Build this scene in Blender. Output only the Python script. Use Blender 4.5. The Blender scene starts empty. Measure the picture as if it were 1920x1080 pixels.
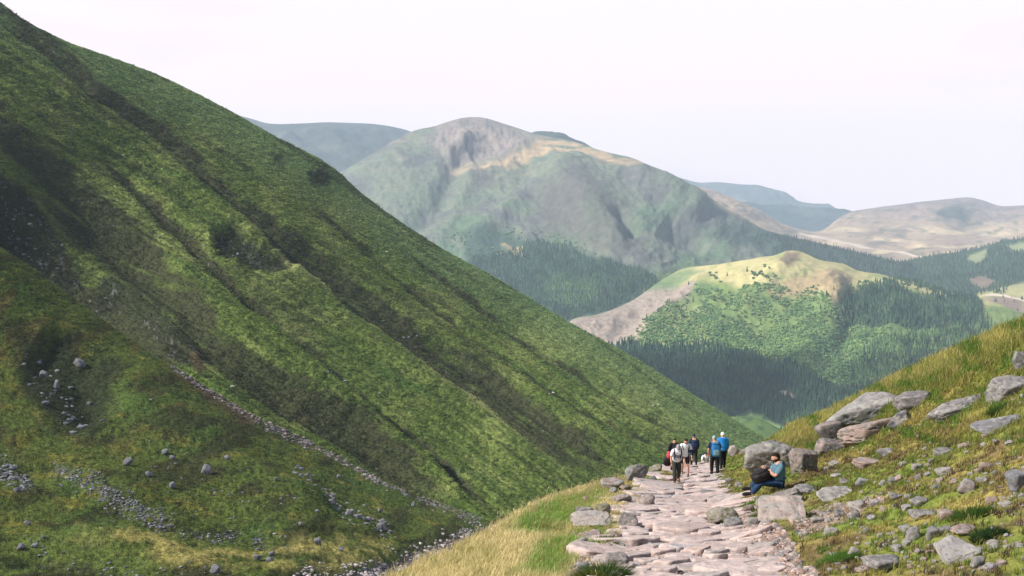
import bpy, math, random
import numpy as np
from mathutils import Vector, Matrix
R = math.radians
scene = bpy.context.scene

# ------------------------------------------------------------ camera
W0, H0, F0 = 1920.0, 1080.0, 1920.0 * 35.0 / 36.0
PITCH = math.atan(110.0 / F0)
cam_d = bpy.data.cameras.new("camera")
cam_d.lens = 35.0
cam_d.sensor_width = 36.0
cam_d.clip_start = 0.2
cam_d.clip_end = 60000.0
cam = bpy.data.objects.new("camera", cam_d)
cam.location = (0, 0, 0)
cam.rotation_euler = (math.pi / 2 - PITCH, 0, 0)
scene.collection.objects.link(cam)
scene.camera = cam

# ------------------------------------------------------------ light, sky, exposure
SUN_EL, SUN_AZ = R(41), R(-104)          # azimuth measured from +y towards +x
sd = Vector((math.sin(SUN_AZ) * math.cos(SUN_EL), math.cos(SUN_AZ) * math.cos(SUN_EL), math.sin(SUN_EL)))
sun_d = bpy.data.lights.new("sun", 'SUN')
sun_d.energy = 5.0
sun_d.angle = R(0.6)
sun_d.color = (1.0, 0.93, 0.82)
sun = bpy.data.objects.new("sun", sun_d)
sun.rotation_euler = (-sd).to_track_quat('-Z', 'Y').to_euler()
sun.location = (-300, -100, 900)
scene.collection.objects.link(sun)

world = bpy.data.worlds.new("World")
scene.world = world
world.use_nodes = True
wn, wl = world.node_tree.nodes, world.node_tree.links
wn.clear()
out = wn.new('ShaderNodeOutputWorld')
bg = wn.new('ShaderNodeBackground')
bg.inputs['Strength'].default_value = 0.1
sky = wn.new('ShaderNodeTexSky')
sky.sky_type = 'NISHITA'
sky.sun_disc = False
sky.sun_elevation = SUN_EL
sky.sun_rotation = SUN_AZ
sky.altitude = 500
tc = wn.new('ShaderNodeTexCoord')
mp = wn.new('ShaderNodeMapping')
mp.inputs['Scale'].default_value = (1.0, 1.0, 4.5)
ns = wn.new('ShaderNodeTexNoise')
ns.inputs['Scale'].default_value = 2.2
ns.inputs['Detail'].default_value = 7
ns.inputs['Roughness'].default_value = 0.55
cr = wn.new('ShaderNodeValToRGB')            # thickness of the cloud sheet
cr.color_ramp.elements[0].position = 0.30
cr.color_ramp.elements[0].color = (7.3, 6.1, 6.35, 1)
cr.color_ramp.elements[1].position = 0.48
cr.color_ramp.elements[1].color = (8.7, 7.0, 7.05, 1)
sp = wn.new('ShaderNodeSeparateXYZ')
mr = wn.new('ShaderNodeMapRange')            # cloud sheet low down, blue gaps towards the zenith
mr.inputs['From Min'].default_value = 0.27
mr.inputs['From Max'].default_value = 0.5
mr.inputs['To Min'].default_value = 1.0
mr.inputs['To Max'].default_value = 0.1
mx = wn.new('ShaderNodeMix')
mx.data_type = 'RGBA'
wl.new(tc.outputs['Generated'], mp.inputs['Vector'])
wl.new(mp.outputs['Vector'], ns.inputs['Vector'])
wl.new(ns.outputs['Fac'], cr.inputs['Fac'])
wl.new(tc.outputs['Generated'], sp.inputs['Vector'])
wl.new(sp.outputs['Z'], mr.inputs['Value'])
mr2 = wn.new('ShaderNodeMapRange')           # the cloud bank stands ahead, over the glen; behind the camera the sky is clearer
mr2.inputs['From Min'].default_value = -0.5
mr2.inputs['From Max'].default_value = 0.6
mr2.inputs['To Min'].default_value = 0.25
mr2.inputs['To Max'].default_value = 1.0
mm = wn.new('ShaderNodeMath')
mm.operation = 'MULTIPLY'
wl.new(sp.outputs['Y'], mr2.inputs['Value'])
wl.new(mr.outputs['Result'], mm.inputs[0])
wl.new(mr2.outputs['Result'], mm.inputs[1])
wl.new(mm.outputs['Value'], mx.inputs['Factor'])
wl.new(sky.outputs['Color'], mx.inputs['A'])
wl.new(cr.outputs['Color'], mx.inputs['B'])
wl.new(mx.outputs['Result'], bg.inputs['Color'])
wl.new(bg.outputs['Background'], out.inputs['Surface'])

scene.view_settings.view_transform = 'Standard'
scene.view_settings.look = 'None'
scene.view_settings.exposure = 0.58
scene.view_settings.gamma = 1.0
scene.cycles.max_bounces = 6
scene.cycles.volume_bounces = 1
scene.cycles.transparent_max_bounces = 8
scene.cycles.use_denoising = True

# ------------------------------------------------------------ numpy tools
_rs = np.random.RandomState(7)
_perm = np.tile(_rs.permutation(256), 3).astype(np.int32)
_grad = _rs.normal(size=(256, 3))
_grad /= np.linalg.norm(_grad, axis=1)[:, None]
_gx, _gy, _gz = [np.ascontiguousarray(_grad[:, i], np.float32) for i in range(3)]

def perlin(x, y, z):
    x, y, z = np.broadcast_arrays(np.asarray(x, float), np.asarray(y, float), np.asarray(z, float))
    xi, yi, zi = np.floor(x), np.floor(y), np.floor(z)
    xf, yf, zf = (x - xi).astype(np.float32), (y - yi).astype(np.float32), (z - zi).astype(np.float32)
    xi, yi, zi = xi.astype(np.int32) & 255, yi.astype(np.int32) & 255, zi.astype(np.int32) & 255
    u, v, w = [t * t * t * (t * (t * 6 - 15) + 10) for t in (xf, yf, zf)]
    res = 0
    for dx in (0, 1):
        for dy in (0, 1):
            for dz in (0, 1):
                h = _perm[_perm[_perm[xi + dx] + yi + dy] + zi + dz]
                d = _gx[h] * (xf - dx) + _gy[h] * (yf - dy) + _gz[h] * (zf - dz)
                res = res + d * (u if dx else 1 - u) * (v if dy else 1 - v) * (w if dz else 1 - w)
    return res * 1.6

def fbm(x, y, z=0.0, oct=4, gain=0.5, seed=0.0):
    s, a, n = 0, 1.0, 0.0
    f = 1.0
    for i in range(oct):
        s = s + a * perlin(x * f + seed * 17.3 + i * 5.1, y * f - seed * 9.7, z * f + seed * 3.3)
        n += a
        a *= gain
        f *= 2.03
    return s / n

def sstep(a, b, x):
    t = np.clip((x - a) / (b - a), 0, 1)
    return t * t * (3 - 2 * t)

def lerp(a, b, t):
    t = np.asarray(t)[..., None] if np.ndim(a) and np.shape(a)[-1] == 3 and np.ndim(t) else t
    return a * (1 - t) + b * t

def mixc(c, colour, m):
    return c * (1 - m[..., None]) + np.array(colour) * m[..., None]

def ray(px, py):
    x = (np.asarray(px, float) - 960) / F0
    v = (540 - np.asarray(py, float)) / F0
    cy, sy = math.cos(PITCH), math.sin(PITCH)
    wy = cy + v * sy
    wz = -sy + v * cy
    return np.stack([x / wy, np.ones_like(wy), wz / wy], -1)

def proj(P):
    P = np.asarray(P, float)
    cy, sy = math.cos(PITCH), math.sin(PITCH)
    f = P[..., 1] * cy - P[..., 2] * sy
    u = P[..., 1] * sy + P[..., 2] * cy
    return 960 + F0 * P[..., 0] / f, 540 - F0 * u / f

class TPS:
    """smooth surface through control points (px, py, depth), fitted on 1/depth"""
    def __init__(self, pts, reg=1e-4):
        a = np.array(pts, float)
        self.c = a[:, :2] / 500.0
        v = 1.0 / a[:, 2]
        n = len(a)
        K = self.k(self.c, self.c) + reg * np.eye(n)
        P = np.c_[np.ones(n), self.c]
        A = np.block([[K, P], [P.T, np.zeros((3, 3))]])
        s = np.linalg.solve(A, np.r_[v, np.zeros(3)])
        self.w, self.a = s[:n], s[n:]
    def k(self, p, q):
        d2 = ((p[:, None, :] - q[None, :, :]) ** 2).sum(-1)
        return 0.5 * d2 * np.log(d2 + 1e-12)
    def __call__(self, px, py):
        sh = np.shape(px)
        q = np.c_[np.ravel(px), np.ravel(py)] / 500.0
        r = np.empty(len(q))
        for i in range(0, len(q), 60000):
            b = q[i:i + 60000]
            r[i:i + 60000] = self.k(b, self.c) @ self.w + self.a[0] + b @ self.a[1:]
        return 1.0 / np.maximum(r.reshape(sh), 1e-5)

def inpoly(poly, px, py):
    p = np.array(poly, float)
    ins = np.zeros(np.shape(px), bool)
    j = len(p) - 1
    for i in range(len(p)):
        xi, yi, xj, yj = p[i, 0], p[i, 1], p[j, 0], p[j, 1]
        if yi != yj:
            ins ^= ((yi > py) != (yj > py)) & (px < (xj - xi) * (py - yi) / (yj - yi) + xi)
        j = i
    return ins

def pldist(line, px, py, closed=False, reach=90.0):
    """distance to a polyline, side (+ = below/left of its direction), 0..1 along it"""
    p = np.array(line, float)
    px, py = np.asarray(px, float), np.asarray(py, float)
    if reach is not None and px.size > 5000:
        near_ = (px > p[:, 0].min() - reach) & (px < p[:, 0].max() + reach) & (py > p[:, 1].min() - reach) & (py < p[:, 1].max() + reach)
        D, S, A = np.full(px.shape, 1e4), np.ones(px.shape), np.zeros(px.shape)
        if near_.any():
            D[near_], S[near_], A[near_] = pldist(line, px[near_], py[near_], closed, None)
        return D, S, A
    if closed:
        p = np.vstack([p, p[:1]])
    best = np.full(np.shape(px), 1e18)
    side = np.zeros(np.shape(px))
    along = np.zeros(np.shape(px))
    L = np.r_[0, np.cumsum(np.hypot(*(p[1:] - p[:-1]).T))]
    for i in range(len(p) - 1):
        a, b = p[i], p[i + 1]
        d = b - a
        l2 = d @ d
        t = np.clip(((px - a[0]) * d[0] + (py - a[1]) * d[1]) / l2, 0, 1)
        ex, ey = px - a[0] - t * d[0], py - a[1] - t * d[1]
        q = ex * ex + ey * ey
        m = q < best
        best = np.where(m, q, best)
        side = np.where(m, np.sign(d[0] * ey - d[1] * ex), side)
        along = np.where(m, (L[i] + t * math.sqrt(l2)) / L[-1], along)
    return np.sqrt(best), side, along

def area(poly, px, py, soft=8.0, warp=0.0, ws=40.0, seed=1.0):
    """soft 0..1 mask of a region, its edge broken up by noise"""
    px, py = np.asarray(px, float), np.asarray(py, float)
    if px.size > 5000:
        a, g = np.array(poly, float), soft + warp + 2
        m = (px > a[:, 0].min() - g) & (px < a[:, 0].max() + g) & (py > a[:, 1].min() - g) & (py < a[:, 1].max() + g)
        r = np.zeros(px.shape)
        if m.any():
            r[m] = _area(poly, px[m], py[m], soft, warp, ws, seed)
        return r
    return _area(poly, px, py, soft, warp, ws, seed)

def _area(poly, px, py, soft, warp, ws, seed):
    if warp:
        px = px + warp * fbm(px / ws, py / ws, 0, 3, seed=seed)
        py = py + warp * fbm(px / ws, py / ws, 5, 3, seed=seed + 3)
    d, _, _ = pldist(poly, px, py, True, None)
    s = np.where(inpoly(poly, px, py), d, -d)
    return sstep(-soft, soft, s)

def new_mesh(name, V, faces, mat, col=None, smooth=True, parent=None, fmat=None):
    """faces: (n,3) / (n,4) int array, or a list of such arrays"""
    if not isinstance(faces, list):
        faces = [faces]
    me = bpy.data.meshes.new(name)
    V = np.ascontiguousarray(V, np.float32).reshape(-1, 3)
    me.vertices.add(len(V))
    me.vertices.foreach_set('co', V.ravel())
    tot = np.concatenate([np.full(len(f), f.shape[1], np.int32) for f in faces])
    idx = np.concatenate([f.ravel() for f in faces]).astype(np.int32)
    me.loops.add(len(idx))
    me.loops.foreach_set('vertex_index', idx)
    me.polygons.add(len(tot))
    me.polygons.foreach_set('loop_start', np.r_[0, np.cumsum(tot)[:-1]].astype(np.int32))
    me.polygons.foreach_set('loop_total', tot)
    if smooth is True or smooth is False:
        me.polygons.foreach_set('use_smooth', np.full(len(tot), smooth))
    if fmat is not None:
        me.polygons.foreach_set('material_index', np.asarray(fmat, np.int32))
    if col is not None:
        at = me.color_attributes.new('Col', 'FLOAT_COLOR', 'POINT')
        c = np.ones((len(V), 4), np.float32)
        c[:, :3] = np.asarray(col).reshape(-1, 3)
        at.data.foreach_set('color', c.ravel())
    for m in (mat if isinstance(mat, (list, tuple)) else [mat]):
        me.materials.append(m)
    me.update(calc_edges=True)
    o = bpy.data.objects.new(name, me)
    scene.collection.objects.link(o)
    if parent is not None:
        o.parent = parent
    return o

def grid_faces(nr, nc):
    i = np.arange(nr * nc).reshape(nr, nc)
    return np.stack([i[:-1, :-1], i[1:, :-1], i[1:, 1:], i[:-1, 1:]], -1).reshape(-1, 4)

def tag(o, label=None, cat=None, group=None, kind=None):
    if label: o['label'] = label
    if cat: o['category'] = cat
    if group: o['group'] = group
    if kind: o['kind'] = kind
    return o

# ------------------------------------------------------------ materials
def attr_mat(name, rough=0.95, fine=1.0, fine_amt=0.25, bump=0.0, bump_scale=4.0, spec=0.1, trans=0.0):
    m = bpy.data.materials.new(name)
    m.use_nodes = True
    n, l = m.node_tree.nodes, m.node_tree.links
    b = n['Principled BSDF']
    b.inputs['Roughness'].default_value = rough
    b.inputs['Specular IOR Level'].default_value = spec
    a = n.new('ShaderNodeAttribute')
    a.attribute_name = 'Col'
    src = a.outputs['Color']
    if fine_amt > 0:
        t = n.new('ShaderNodeTexCoord')
        ns = n.new('ShaderNodeTexNoise')
        ns.inputs['Scale'].default_value = fine
        ns.inputs['Detail'].default_value = 5
        ns.inputs['Roughness'].default_value = 0.65
        l.new(t.outputs['Object'], ns.inputs['Vector'])
        mr = n.new('ShaderNodeMapRange')
        mr.inputs['From Min'].default_value = 0.3
        mr.inputs['From Max'].default_value = 0.7
        mr.inputs['To Min'].default_value = 1 - fine_amt
        mr.inputs['To Max'].default_value = 1 + fine_amt
        l.new(ns.outputs['Fac'], mr.inputs['Value'])
        mu = n.new('ShaderNodeMix')
        mu.data_type = 'RGBA'
        mu.blend_type = 'MULTIPLY'
        mu.inputs['Factor'].default_value = 1
        l.new(src, mu.inputs['A'])
        l.new(mr.outputs['Result'], mu.inputs['B'])
        src = mu.outputs['Result']
        if bump > 0:
            n2 = n.new('ShaderNodeTexNoise')
            n2.inputs['Scale'].default_value = bump_scale
            n2.inputs['Detail'].default_value = 6
            n2.inputs['Roughness'].default_value = 0.6
            l.new(t.outputs['Object'], n2.inputs['Vector'])
            bp = n.new('ShaderNodeBump')
            bp.inputs['Strength'].default_value = 1.0
            bp.inputs['Distance'].default_value = bump
            l.new(n2.outputs['Fac'], bp.inputs['Height'])
            l.new(bp.outputs['Normal'], b.inputs['Normal'])
    l.new(src, b.inputs['Base Color'])
    if trans > 0:
        tr = n.new('ShaderNodeBsdfTranslucent')
        l.new(src, tr.inputs['Color'])
        ms = n.new('ShaderNodeMixShader')
        ms.inputs['Fac'].default_value = trans
        l.new(b.outputs['BSDF'], ms.inputs[1])
        l.new(tr.outputs['BSDF'], ms.inputs[2])
        l.new(ms.outputs['Shader'], n['Material Output'].inputs['Surface'])
    return m

M_near = attr_mat('turf_and_soil', fine=9.0, fine_amt=0.35, bump=0.03, bump_scale=14)
M_hill = attr_mat('hill_grass', fine=0.8, fine_amt=0.55, bump=0.9, bump_scale=0.7)
M_far = attr_mat('mountain_cover', fine=0.025, fine_amt=0.2, bump=7.0, bump_scale=0.014)
M_tree = attr_mat('conifer_needles', fine=0.3, fine_amt=0.1, rough=0.9)
M_blade = attr_mat('grass_blades', fine_amt=0, rough=0.8, trans=0.4)
M_scree = attr_mat('grey_scree', fine=3.0, fine_amt=0.25, rough=0.85)

# ------------------------------------------------------------ a terrain sheet seen under a skyline
class Layer:
    def __init__(self, name, sky, bottom, ctrl, step, rows, back, mat, shape=None, paint=None,
                 tpow=1.0, backn=14, kind='structure'):
        self.sky = np.array(sky, float)
        x0, x1 = self.sky[0, 0], self.sky[-1, 0]
        self.xs = np.arange(x0, x1 + 1e-6, step)
        self.sy = np.interp(self.xs, self.sky[:, 0], self.sky[:, 1])
        # round the corners of the traced skyline
        k = max(1, int(12 / step))
        self.sy = np.convolve(np.pad(self.sy, k, 'edge'), np.ones(2 * k + 1) / (2 * k + 1), 'valid')
        self.by = np.interp(self.xs, *np.array(bottom, float).T)
        self.by = np.maximum(self.by, self.sy + 15)
        t = (np.linspace(0, 1, rows) ** tpow)
        self.t = t
        PX = np.broadcast_to(self.xs, (rows, len(self.xs))).copy()
        PY = self.sy + t[:, None] * (self.by - self.sy)
        tps = TPS(ctrl)
        D = tps(PX, PY)
        self.P = ray(PX, PY) * D[..., None]
        gx = np.gradient(self.P, axis=1)
        gy = np.gradient(self.P, axis=0)
        N = np.cross(gx, -gy)
        N /= np.linalg.norm(N, axis=-1)[..., None] + 1e-12
        N[N[..., 2] < 0] *= -1
        self.PX, self.PY = PX, PY
        edge = sstep(0, 0.04, t)[:, None]
        if shape is not None:
            dn, dz = shape(PX, PY, self.P, t)
            Ns = N
            self.P = self.P + Ns * dn[..., None]
            self.P[..., 2] += dz
        C = paint(PX, PY, self.P, t)
        # the far side of the crest
        rr = (np.linspace(0, 1, backn + 1)[1:] ** 2)[::-1] * back
        top = self.P[0]
        hd = ray(self.xs, self.sy)
        hl = np.hypot(hd[:, 0], 1.0)
        sl = hd[:, 2] / hl
        hdir = np.stack([hd[:, 0] / hl, 1 / hl], -1)
        B = []
        for r in rr:
            drop = (sl - 0.25 - 0.45 * (r / back)) * r
            B.append(np.stack([top[:, 0] + hdir[:, 0] * r, top[:, 1] + hdir[:, 1] * r, top[:, 2] + drop], -1))
        B = np.array(B)
        V = np.concatenate([B, self.P], 0)
        Cc = np.concatenate([np.repeat(C[:1], len(rr), 0), C], 0)
        self.C = C
        self.N = None
        self.o = new_mesh(name, V, grid_faces(V.shape[0], V.shape[1]), mat, Cc)
        tag(self.o, kind=kind)
    def at(self, px, py):
        """world point of the built surface under a spot of the control grid"""
        px, py = np.asarray(px, float), np.asarray(py, float)
        fx = np.clip((px - self.xs[0]) / (self.xs[1] - self.xs[0]), 0, len(self.xs) - 1.001)
        sy = np.interp(px, self.xs, self.sy)
        by = np.interp(px, self.xs, self.by)
        tt = np.clip((py - sy) / (by - sy), 0, 1)
        fr = np.clip(np.interp(tt, self.t, np.arange(len(self.t))), 0, len(self.t) - 1.001)
        i, j = fr.astype(int), fx.astype(int)
        a, b = (fr - i)[..., None], (fx - j)[..., None]
        P = self.P
        return (P[i, j] * (1 - a) * (1 - b) + P[i + 1, j] * a * (1 - b) + P[i, j + 1] * (1 - a) * b + P[i + 1, j + 1] * a * b)
    def col(self, px, py):
        fx = np.clip((np.asarray(px, float) - self.xs[0]) / (self.xs[1] - self.xs[0]), 0, len(self.xs) - 1)
        sy = np.interp(px, self.xs, self.sy)
        by = np.interp(px, self.xs, self.by)
        tt = np.clip((py - sy) / (by - sy), 0, 1)
        fr = np.interp(tt, self.t, np.arange(len(self.t)))
        return self.C[np.round(fr).astype(int), np.round(fx).astype(int)]

# ============================================================ TERRAIN, far to near
def ridge_n(x, y, s, seed, oct=4):
    """sharp-crested noise"""
    return 1 - 2 * np.abs(fbm(x / s, y / s, 0, oct, seed=seed))

# ---- far mountains
FAR = [
    ('far_mountain', [(1180, 330), (1240, 330), (1276, 333), (1307, 343), (1346, 341), (1392, 346), (1427, 347), (1450, 356), (1507, 381),
                      (1546, 389), (1565, 393), (1640, 420)], 470, 12200, 11000, (0.10, 0.12, 0.12)),
    ('distant_mountain', [(1330, 392), (1380, 382), (1430, 384), (1500, 391), (1565, 392), (1596, 396), (1680, 430)], 470, 10400, 9500, (0.035, 0.06, 0.06)),
    ('blue_mountain', [(250, 190), (380, 205), (455, 218), (480, 225), (497, 231), (520, 233), (575, 231), (610, 229), (650, 230), (700, 232), (735, 237), (772, 246),
                       (850, 300)], 420, 8500, 6500, (0.07, 0.085, 0.075)),
    ('rear_peak', [(960, 270), (1000, 249), (1030, 250), (1060, 259), (1100, 273), (1150, 300)], 330, 6600, 6000, (0.05, 0.07, 0.06)),
]
for nm, skyl, bot, d0, d1, c0 in FAR:
    x0, x1 = skyl[0][0], skyl[-1][0]
    xm = (x0 + x1) / 2
    ctrl = [(x0, skyl[0][1], d0), (xm, min(p[1] for p in skyl), d0 * 1.03), (x1, skyl[-1][1], d0), (x0, bot, d1), (xm, bot, d1 * 0.97), (x1, bot, d1)]
    def shp(PX, PY, P, t, s=d0):
        e = sstep(0, 0.12, t)[:, None]
        a = s * 0.008
        return e * a * (ridge_n(P[..., 0] + 0.5 * P[..., 2], P[..., 1], s * 0.09, s) + 0.5 * fbm(P[..., 0] / s * 50, P[..., 1] / s * 50, 0, 4)), 0
    def pnt(PX, PY, P, t, s=d0, c0=c0):
        n = fbm(P[..., 0] / s * 25, P[..., 1] / s * 25, P[..., 2] / s * 25, 5, seed=s)
        c = np.ones(P.shape) * np.array(c0)
        c = mixc(c, np.array(c0) * 1.5 + np.array([0.03, 0.015, 0.0]), sstep(0, 0.5, n))
        return c
    Layer(nm, skyl, [(x0, bot), (x1, bot)], ctrl, 4, 60, d0 * 0.15, M_far, shp, pnt)

# ---- bright moor with the two brown ridges
def moor_shape(PX, PY, P, t):
    e = sstep(0, 0.1, t)[:, None]
    w = sstep(450, 395, PY)
    return e * (90 * w * 0.35 * ridge_n(P[..., 0] + P[..., 2], P[..., 1], 900, 5, 6) + w * 18 * ridge_n(PX, PY * 2, 26, 15, 4) + 22 * fbm(P[..., 0] / 300, P[..., 1] / 300, 0, 6)), 0
def moor_paint(PX, PY, P, t):
    c = np.ones(P.shape) * np.array([0.34, 0.255, 0.185])
    n = fbm(PX / 60, PY / 14, 0, 5, seed=4)
    c = mixc(c, (0.20, 0.16, 0.135), sstep(-0.02, 0.35, n))
    c = mixc(c, (0.55, 0.44, 0.27), sstep(0.05, 0.4, fbm(PX / 90, PY / 10, 3, 4, seed=8)) * sstep(400, 450, PY))
    up = sstep(435, 385, PY) * sstep(1560, 1620, PX)
    c = mixc(c, (0.17, 0.125, 0.13), up * (0.55 + 0.4 * sstep(-0.2, 0.3, fbm(PX / 25, PY / 12, 2, 4, seed=18))))
    c = mixc(c, (0.05, 0.065, 0.06), area([(1745, 405), (1780, 395), (1815, 402), (1810, 418), (1770, 420)], PX, PY, 7, 10, 30))
    c = mixc(c, (0.10, 0.11, 0.07), sstep(0.22, 0.34, fbm(PX / 22, PY / 6, 1, 3, seed=12)) * 0.7)
    # a pale track
    d, _, _ = pldist([(1500, 440), (1600, 458), (1700, 476), (1760, 492)], PX, PY)
    c = mixc(c, (0.6, 0.5, 0.4), sstep(2.5, 0.5, d) * 0.8)
    return c
moor = Layer('moor', [(1240, 350), (1300, 348), (1315, 352), (1334, 354), (1373, 373), (1430, 398), (1469, 420), (1500, 431), (1535, 436), (1550, 428), (1572, 408), (1596, 396), (1642, 389),
       (1690, 383), (1719, 379), (1777, 373), (1816, 369), (1843, 375), (1874, 387), (1920, 385), (2010, 375), (2150, 390), (2400, 380)],
      [(1240, 520), (2400, 540)],
      [(1240, 350, 7800), (1334, 354, 7600), (1430, 398, 7300), (1500, 431, 7200), (1596, 396, 9200), (1719, 379, 9600), (1816, 369, 9800), (1920, 385, 9300), (2400, 380, 9600),
       (1430, 440, 6000), (1600, 480, 5300), (1750, 480, 5300), (1920, 470, 5600), (1700, 430, 7200), (1850, 430, 7400), (1240, 520, 4500), (1700, 540, 4400), (2400, 540, 4600)],
      4, 150, 1200, M_far, moor_shape, moor_paint)

# ---- the main mountain
MT_SKY = [(520, 420), (600, 348), (637, 324), (700, 287), (740, 262), (772, 246), (790, 241), (816, 237), (830, 231), (847, 226), (865, 221), (886, 219), (905, 220), (921, 224), (945, 232), (965, 238),
          (985, 245), (1000, 250), (1025, 256), (1052, 260), (1085, 268), (1122, 281), (1150, 288), (1184, 295), (1218, 310), (1250, 322), (1276, 334), (1315, 358), (1353, 386), (1392, 405),
          (1430, 430), (1470, 441), (1511, 450), (1560, 461), (1604, 472), (1681, 491), (1760, 510), (1900, 560)]
def mt_shape(PX, PY, P, t):
    e = sstep(0, 0.10, t)[:, None]
    o = 0
    def rib(line, w, a):
        d, s, al = pldist(line, PX, PY)
        return a * np.exp(-(d / w) ** 2) * np.minimum(1, np.minimum(al, 1 - al) * 5 + 0.2)
    o = o + rib([(860, 290), (850, 330), (830, 370), (800, 410), (780, 430), (760, 460)], 20, -40)          # burn below the corrie
    o = o + rib([(880, 250), (860, 280), (830, 300)], 16, 40)
    o = o + rib([(930, 270), (900, 290), (880, 300)], 24, -25)                            # corrie floor
    o = o + rib([(1000, 262), (960, 300), (900, 330), (850, 345)], 18, 25)
    o = o + rib([(1040, 300), (1090, 370), (1140, 430), (1190, 470)], 42, 60)              # blunt shoulder
    o = o + rib([(1150, 400), (1175, 430), (1180, 460)], 16, -60)
    o = o + rib([(1180, 310), (1260, 360), (1330, 410)], 30, 55)
    o = o + rib([(1240, 420), (1290, 450), (1330, 470)], 20, -50)
    o = o + rib([(1090, 310), (1000, 360), (900, 440), (860, 470)], 20, 30)
    o = o + rib([(770, 260), (700, 300), (640, 350)], 25, 30)
    crag = area([(845, 228), (970, 240), (990, 262), (940, 300), (870, 290), (835, 262)], PX, PY, 10)
    o = o + crag * 8 * ridge_n(PX * 1.3 + 0.4 * PY, PY * 0.7, 11, 3)
    o = o + 15 * ridge_n(PX * 0.9 - 0.5 * PY, PY * 0.9 + PX * 0.3, 60, 9, 5) + 3 * ridge_n(PX + 0.3 * PY, PY * 0.8, 15, 14, 4) + 3 * fbm(PX / 9, PY / 9, 0, 4, seed=2)
    return e * o, 0
def mt_paint(PX, PY, P, t):
    n1 = fbm(PX / 70, PY / 40, 0, 5, seed=21)
    n2 = fbm(PX / 16 - PY / 30, PY / 20, 0, 4, seed=22)
    c = np.ones(P.shape) * np.array([0.15, 0.175, 0.125])  # cloud shade on the mountain's body painted in as a darker tone
    c = mixc(c, (0.105, 0.105, 0.11), sstep(-0.1, 0.35, n1 + 0.35 * n2) * 0.8)        # heather
    c = mixc(c, (0.10, 0.165, 0.095), sstep(0.0, 0.3, -n1 + 0.3 * n2) * sstep(330, 420, PY) * 0.8)
    brown = area([(990, 380), (1120, 330), (1180, 400), (1200, 470), (1120, 480), (1020, 440)], PX, PY, 25, 25)
    c = mixc(c, (0.095, 0.08, 0.08), brown * 0.6)
    gl = np.abs(fbm((PX * 0.8 + PY * 0.5) / 13, (PY * 0.8 - PX * 0.5) / 46, 0, 4, seed=24))
    c = mixc(c, (0.07, 0.085, 0.075), sstep(0.07, 0.0, gl) * 0.5)
    c = mixc(c, (0.24, 0.20, 0.145), sstep(0.1, 0.35, fbm(PX / 40, PY / 12, 6, 5, seed=25)) * sstep(400, 260, PY) * 0.65)
    top = area([(840, 222), (900, 215), (1000, 250), (1020, 262), (960, 300), (880, 320), (830, 300), (800, 262)], PX, PY, 22, 20, 26)
    c = mixc(c, (0.27, 0.215, 0.195), top * 0.85)
    c = mixc(c, (0.09, 0.095, 0.10), top * sstep(0.0, 0.4, fbm(PX / 8, PY / 20, 0, 3, seed=31)) * 0.8)
    strip = area([(840, 322), (880, 312), (940, 312), (985, 290), (1010, 262), (1060, 262), (1130, 284), (1200, 304), (1280, 338), (1390, 408), (1330, 376), (1220, 328), (1100, 296), (1040, 290),
                  (980, 318), (920, 326)], PX, PY, 7, 10, 30)
    c = mixc(c, (0.42, 0.31, 0.19), strip * sstep(-0.35, 0.1, fbm(PX / 30, PY / 8, 0, 4, seed=33)))  # sunlit strip painted as a brighter tan
    c = mixc(c, (0.05, 0.085, 0.06), area([(860, 440), (950, 440), (1090, 480), (1230, 520), (1235, 570), (1180, 600), (1060, 620), (900, 560)], PX, PY, 10, 12))
    # track of felled, light ground above the plantation
    c = mixc(c, (0.38, 0.30, 0.17), area([(940, 462), (985, 468), (982, 482), (955, 478)], PX, PY, 5, 10, 15) * 0.8)
    c = mixc(c, (0.05, 0.075, 0.065), area([(1400, 418), (1510, 448), (1610, 470), (1760, 500), (1760, 540), (1600, 530), (1400, 470), (1330, 440)], PX, PY, 10, 14) * 0.9)
    c = mixc(c, (0.16, 0.22, 0.09), area([(1225, 520), (1290, 500), (1330, 520), (1260, 560), (1200, 560)], PX, PY, 12, 10) * 0.8)
    return c
mount = Layer('mountain', MT_SKY, [(520, 700), (1000, 660), (1300, 620), (1900, 640)],
      [(520, 420, 5200), (637, 324, 5400), (772, 246, 5700), (886, 219, 5800), (1000, 250, 5600), (1122, 281, 5300), (1250, 322, 5100), (1392, 405, 4900), (1511, 450, 4700), (1681, 491, 4300), (1900, 560, 3900),
       (900, 310, 5250), (780, 430, 4300), (700, 400, 4600), (1000, 380, 4700), (1150, 400, 4300), (1250, 450, 4000), (1000, 470, 3900), (1300, 480, 3900), (1100, 590, 3200), (950, 560, 3400), (1230, 540, 3400),
       (1450, 500, 4000), (1650, 530, 3900), (520, 700, 3000), (1000, 660, 2900), (1300, 620, 3200), (1900, 640, 3400)],
      2.5, 240, 1200, M_far, mt_shape, mt_paint)

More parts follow.
